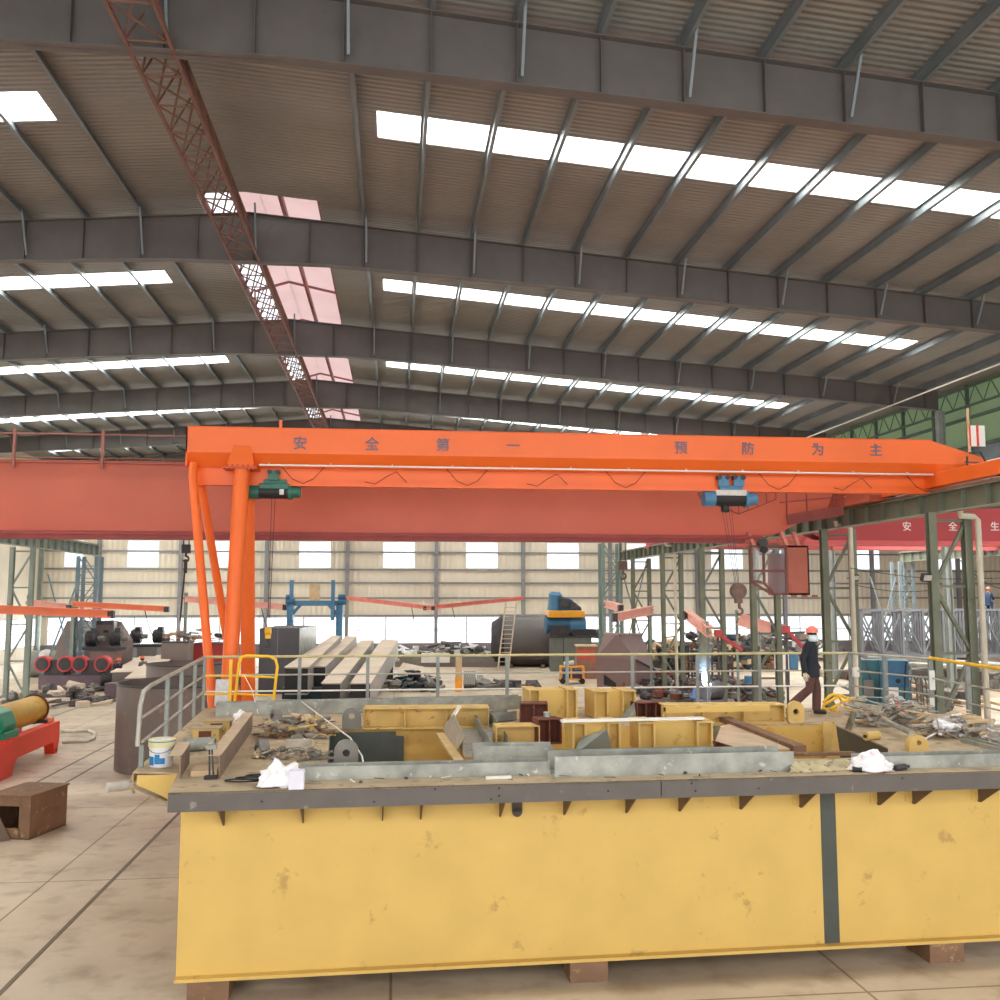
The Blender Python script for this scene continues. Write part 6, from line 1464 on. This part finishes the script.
# ---- teal cabinets, red canister
t, wd, s = base('teal_cabinet', 'blue green machine cabinet behind the right rail with a white notice', 'cabinet', 882, 714, 911, 715); h = (714 - 659) / s
m = MB(); m.box(0, 0, 0, wd, .9, h); m.build('body', tealcab, t, bevel=.02); m = MB(); m.box(.03, -.02, h * .5, wd - .03, 0, h - .05); m.build('door', blue_d, t); m = MB(); m.cyl((wd * .6, -.04, h * .62), (wd * .6, 0, h * .62), .1, n=14); m.build('gauge', black, t)
m = MB(); m.box(wd * .15, -.035, h * .2, wd * .6, -.022, h * .5); m.build('label_sheet', paper, t)
t, wd, s = base('teal_cabinet', 'blue green cabinet with grey bottles on it, left of the one with the notice', 'cabinet', 856, 712, 881, 713); h = (712 - 659) / s
m = MB(); m.box(0, .2, 0, wd, .9, h); m.build('body', tealcab, t, bevel=.02); m = MB(); m.box(wd * .35, -.1, h * .3, wd * .75, .15, h * .62); m.build('grey_bottle', M('dull_grey_box'), t); m = MB(); m.bar((wd * .45, .1, h), (wd * .8, .1, h * .3), .05, .05); m.build('strut', dk, t)
t, wd, s = base('red_canister', 'red canister on the floor behind the right rail', 'canister', 894, 720, 910, 720); m = MB(); m.box(0, 0, 0, wd, .5, .55); m.build('body', M('canister_red', (206, 54, 46), .5), t, bevel=.05); m = MB(); m.box(wd * .3, .2, .55, wd * .6, .3, .65); m.build('handle', M('canister_red'), t)
m = MB(); p = PZ(903, 716, 0); m.bar(p, p + Vector((.35, .2, 2.2)), .05, .05); tag(m.build('black_bar', black), 'thin black bar leaning beside the blue green cabinet with the notice', 'bar')
m = MB(); p = PZ(873, 712, 0); m.bar(p, p + Vector((.35, .2, 2.0)), .05, .05); tag(m.build('black_bar', black), 'thin black bar leaning in front of the left blue green cabinet', 'bar')
for k, (u, v) in enumerate(((912, 716), (918, 715), (922, 717))):
    p = PZ(u, v, 0); m = MB(); m.tube([p, p + Z * 1.4, p + Vector((.1, 0, 1.7)), p + Vector((.3, .1, 1.4)), p + Vector((.35, .1, 0.02))], .035, 7); tag(m.build('hanging_hose', M('dull_hose', (96, 96, 90), .7), smooth=True), 'looped grey hose standing right of the blue green cabinet, %s one' % ('left', 'middle', 'right')[k], 'hose', 'looped hoses')
# ---- stacked lattice trusses at right
trm = M('truss_blue_grey', (128, 130, 134), .55, .2, var=.12)
for k in range(5):
    Y = 48 + k * 0.9
    a = PY(863 - k * 1.5, 661, Y); b = PY(1075 - k * 2, 668, Y); zt_ = PY(863, 610 + k * .2, Y).z
    t = thing('lattice_truss', 'blue grey lattice truss standing at right, %s in the row of five' % ('front one', 'second', 'third', 'fourth', 'back one')[k], 'truss', (a.x, Y, 0), 0, 'stacked lattice trusses')
    L_ = 12.5; z0 = PY(863, 657, 48).z; H_ = zt_ - z0
    m = MB(); m.bar((0, 0, z0), (L_, 0, z0), .16, .14); m.build('bottom_chord', trm, t); m = MB(); m.bar((0, 0, zt_), (L_, 0, zt_), .16, .12); m.build('top_chord', trm, t)
    random.seed(50 + k); nn = 11
    for j in range(nn + 1):
        x = L_ * j / nn; m = MB(); m.bar((x, 0, z0), (x, 0, zt_), .12, .12, (0, 1, 0)); m.build('post', trm, t)
    for j in range(nn):
        x = L_ * j / nn; a_, b_ = (z0, zt_) if (j + k) % 2 else (zt_, z0); m = MB(); m.bar((x, .05, a_), (x + L_ / nn, .05, b_), .07, .07, (0, 1, 0)); m.build('diagonal', trm, t)
    for f in (.06, .5, .93):
        m = MB(); m.box(L_ * f - .2, -.2, 0, L_ * f + .2, .2, z0 - .07); m.build('stand', dk, t)
t = thing('pipe_rack', 'long pale grey pipes lying in front of the lattice trusses', 'pipe', PY(868, 657, 46)); zz = t.location.z
m = MB(); e = PY(1060, 668, 44) - t.location; m.cyl((0, 0, 0), e, .12, n=12); m.build('upper_pipe', galv, t, smooth=True); m = MB(); m.cyl((1.0, .4, -.28), e + Vector((0, .4, -.28)), .12, n=12); m.build('lower_pipe', galv, t, smooth=True)
for f in (.1, .6, .9):
    q = e * f; m = MB(); m.box(q.x - .15, q.y - .1, -zz, q.x + .15, q.y + .6, q.z - .4); m.build('trestle', dk, t)
# ---- jib cranes
def jib(u1, v1, Y1, u2, v2, Y2, h_, mt, label, cap=1, drop=0, support='post'):
    a = PY(u1, v1, Y1); b = PY(u2, v2, Y2); t = thing('jib_crane', label, 'jib crane', a, 0, 'slender jib booms'); m = MB(); m.ibeam(Vector((0, 0, 0)), b - a, .26, h_, .06); m.build('boom', mt, t)
    m = MB(); d_ = (b - a); e = d_ if cap == 1 else Vector((0, 0, 0)); m.box(e.x - .2, e.y - .15, e.z - h_ * .55, e.x + .05, e.y + .15, e.z + h_ * .4); m.build('trolley', darksteel, t)
    q = Vector((0, 0, 0)) if cap == 1 else d_; m = MB(); mw = .2 if u1 < 500 or u1 == 523 else .1; m.bar(q + Vector((0, .3, -(a + q).z)), q + Vector((0, .3, .4)), mw, mw, (0, 1, 0)); m.bar(q + Vector((0, .3, 0)), q, .14, .14); m.build('mast', green_pale, t)
    if drop:
        m = MB(); c = d_ * .75; m.tube([c, c + Vector((.25, 0, -drop * .5)), c + Vector((.6, 0, -drop))], .03, 5); m.build('pendant_cable', darksteel, t)
    return t
jib(-60, 607, 42, 113, 614, 44, .36, jib_o, 'bright orange jib boom reaching in from the left edge, lower one', 1)
jib(27, 603, 50, 71, 608, 50, .4, jib_p, 'short faded pink jib boom at left between green columns', 1)
jib(72, 604, 56, 168, 609, 56, .32, jib_o, 'orange jib boom with dark trolley at its right end, above the faceted hoppers', 1, 1.8)
jib(185, 599, 62, 286, 607, 62, .38, jib_p, 'faded pink jib boom behind the gantry legs', 1, 2)
jib(347, 598, 76, 434, 608, 70, .3, M('jib_red_pink', (234, 140, 124), .55), 'pinkish red jib boom at centre left meeting another at its tip', 1, 2.2)
jib(523, 598, 76, 426, 608, 70.6, .3, M('jib_red_pink'), 'pinkish red jib boom left of the blue winch machine', 1, 2.2)
jib(606, 604, 52, 622, 608, 48, .38, jib_p, 'short pink jib boom left of the lattice columns', 1)
jib(616, 617, 44, 652, 610, 47, .42, jib_p, 'pink jib boom in front of the fifth and sixth lattice columns', 2)
jib(688, 615, 42, 710, 632, 36, .42, jib_p, 'pink jib boom sloping toward the welding place', 2)
jib(739, 619, 42, 775, 630, 42, .55, jib_p, 'pale pink thick jib boom below the crane cab', 1)
for (a, b, c_, lab) in (((786, 630), (803, 647), 40, 'thin red strut sloping down left of the man'), ((718, 634), (742, 650), 40, 'thin red strut right of the welding place')):
    A = PY(a[0], a[1], c_); B = PY(b[0], b[1], c_); t = thing('red_strut', lab, 'strut', (A.x, A.y, 0), 0, 'thin red struts')
    m = MB(); m.bar(A, B, .14, .14); m.build('arm', M('strut_red', (196, 74, 78), .6), t, world=True); m = MB(); m.bar((A.x, A.y, 0), (A.x, A.y, A.z + .1), .08, .08); m.build('mast', dk, t, world=True); m = MB(); m.box(A.x - .15, A.y - .1, A.z - .12, A.x + .15, A.y + .1, A.z + .18); m.build('head', M('strut_red'), t, world=True)
# floodlights on columns
for (u, v, Y, lab) in ((708, 643 - 40 + 0, 34, ''),):
    pass
for (u, v, Y, lab) in ((925, 578, 22.1, 'small floodlight on the nearest right lattice column'), (854, 578, 28.1, 'small floodlight on the second right lattice column')):
    p = PY(u, v, Y); t = thing('floodlight', lab, 'floodlight', p, 0, 'column floodlights'); m = MB(); m.box(-.12, -.12, -.08, .12, 0, .1, rot=Matrix.Rotation(R(25), 3, 'X')); m.build('housing', darksteel, t); m = MB(); m.box(-.1, -.135, -.07, .1, -.125, .07, rot=Matrix.Rotation(R(25), 3, 'X')); m.build('lens', silver, t); m = MB(); m.bar((0, 0, 0), (.15 if u > 900 else -.15, .15, 0), .03, .03); m.build('bracket', darksteel, t)
# slack cables on the right
for k, (a, b, Y, sag) in enumerate((((850, 568), (1000, 578), 27, .15), ((960, 560), (1010, 590), 24, .2), ((855, 585), (935, 590), 28, .12))):
    A = PY(a[0], a[1], Y); B = PY(b[0], b[1], Y); m = MB(); m.tube([A.lerp(B, f / 8) - Z * sag * math.sin(math.pi * f / 8) for f in range(9)], .012, 5)
    tag(m.build('slack_cable', darksteel), 'thin slack cable strung between the right lattice columns, %s one' % ('long upper', 'short steep', 'lower left')[k], 'cable', 'slack cables')
# tower in the right bay and adjacent runway
tower(PY(897, 600, 60).x, PY(910, 600, 60).x, 60, 7.2, 'blue grey braced tower in the right bay behind the lattice trusses', M('pale_blue_grey_steel', (128, 142, 144), 0.6))
t = runway(PY(897, 600, 60).x + .6, 45, 60.5, 7.8, .6, 'pale green runway beam in the right bay below the white lettered crane', 'crane runway beams')
# ---- workers far away
for (u, v, lab, rz, jc, hc) in ((117, 692, 'worker with orange hard hat standing behind the dark motors, left of the pair', 1.2, navy, M('orange_hat', (240, 96, 60), .4)), (142, 689, 'worker in grey clothes with orange hard hat, right of the pair by the motors', 2.6, M('grey_work_cloth', (104, 98, 104), .85), M('orange_hat'))):
    pp = PZ(u, v, 0); person(pp, rz, lab, jc, maroon if u < 120 else M('grey_work_cloth'), hc, fingers=False, mask=False, glove=False)
pp = PY(990, 609, 49); person((pp.x, 49.2, PY(990, 611, 49).z), 0.5, 'worker in dark blue with red hard hat standing on top of the lattice trusses', M('navy_blue_cloth', (42, 62, 88), .85), M('navy_blue_cloth'), hat, fingers=False, mask=False, glove=False, s=.95,
    J=dict(pel=(0, 0, .5), hipL=(0, .09, .5), hipR=(0, -.09, .5), kneeL=(.35, .12, .5), kneeR=(.3, -.12, .5), ankL=(.25, .12, .1), ankR=(.2, -.12, .1), toeL=(.4, .12, .05), toeR=(.35, -.12, .05), waist=(.0, 0, .68), chest=(.05, 0, .9), neckb=(.1, 0, 1.04), neck=(.12, 0, 1.1), head=(.16, 0, 1.2), shL=(.08, .19, 1.0), shR=(.08, -.19, 1.0), elL=(.2, .24, .78), elR=(.2, -.24, .78), wrL=(.38, .15, .66), wrR=(.38, -.15, .66)))
m = MB(); t = thing('walk_plank', 'plank laid across the tops of the lattice trusses', 'plank', (16.5, 36.6, 0)); bpy.data.objects.remove(t)


# ---- bluish welding smoke rising from the arc
m = MB(); m.blob((p.x * 0 + 0, 0, 0), 1, 1, 1, 16, 12, 0.5, 4)
wq = PY(702, 600, 37)
for q in m.v: q.x = wq.x + .08 + q.x * .3 + .1 * q.z + .05 * math.sin(q.z * 5); q.y = wq.y - .1 + q.y * .25; q.z = 3.0 + q.z * 1.25
hz = bpy.data.materials.new('welding_smoke'); hz.use_nodes = True; nt = hz.node_tree; nt.nodes.remove(nt.nodes['Principled BSDF'])
vs_ = nt.nodes.new('ShaderNodeVolumeScatter'); vs_.inputs['Color'].default_value = (0.28, 0.52, 1.0, 1); vs_.inputs['Density'].default_value = 3.5
nt.links.new(vs_.outputs[0], nt.nodes['Material Output'].inputs['Volume'])
tag(m.build('welding_smoke', hz), 'thin bluish smoke rising above the welding arc', 'smoke', kind='stuff')
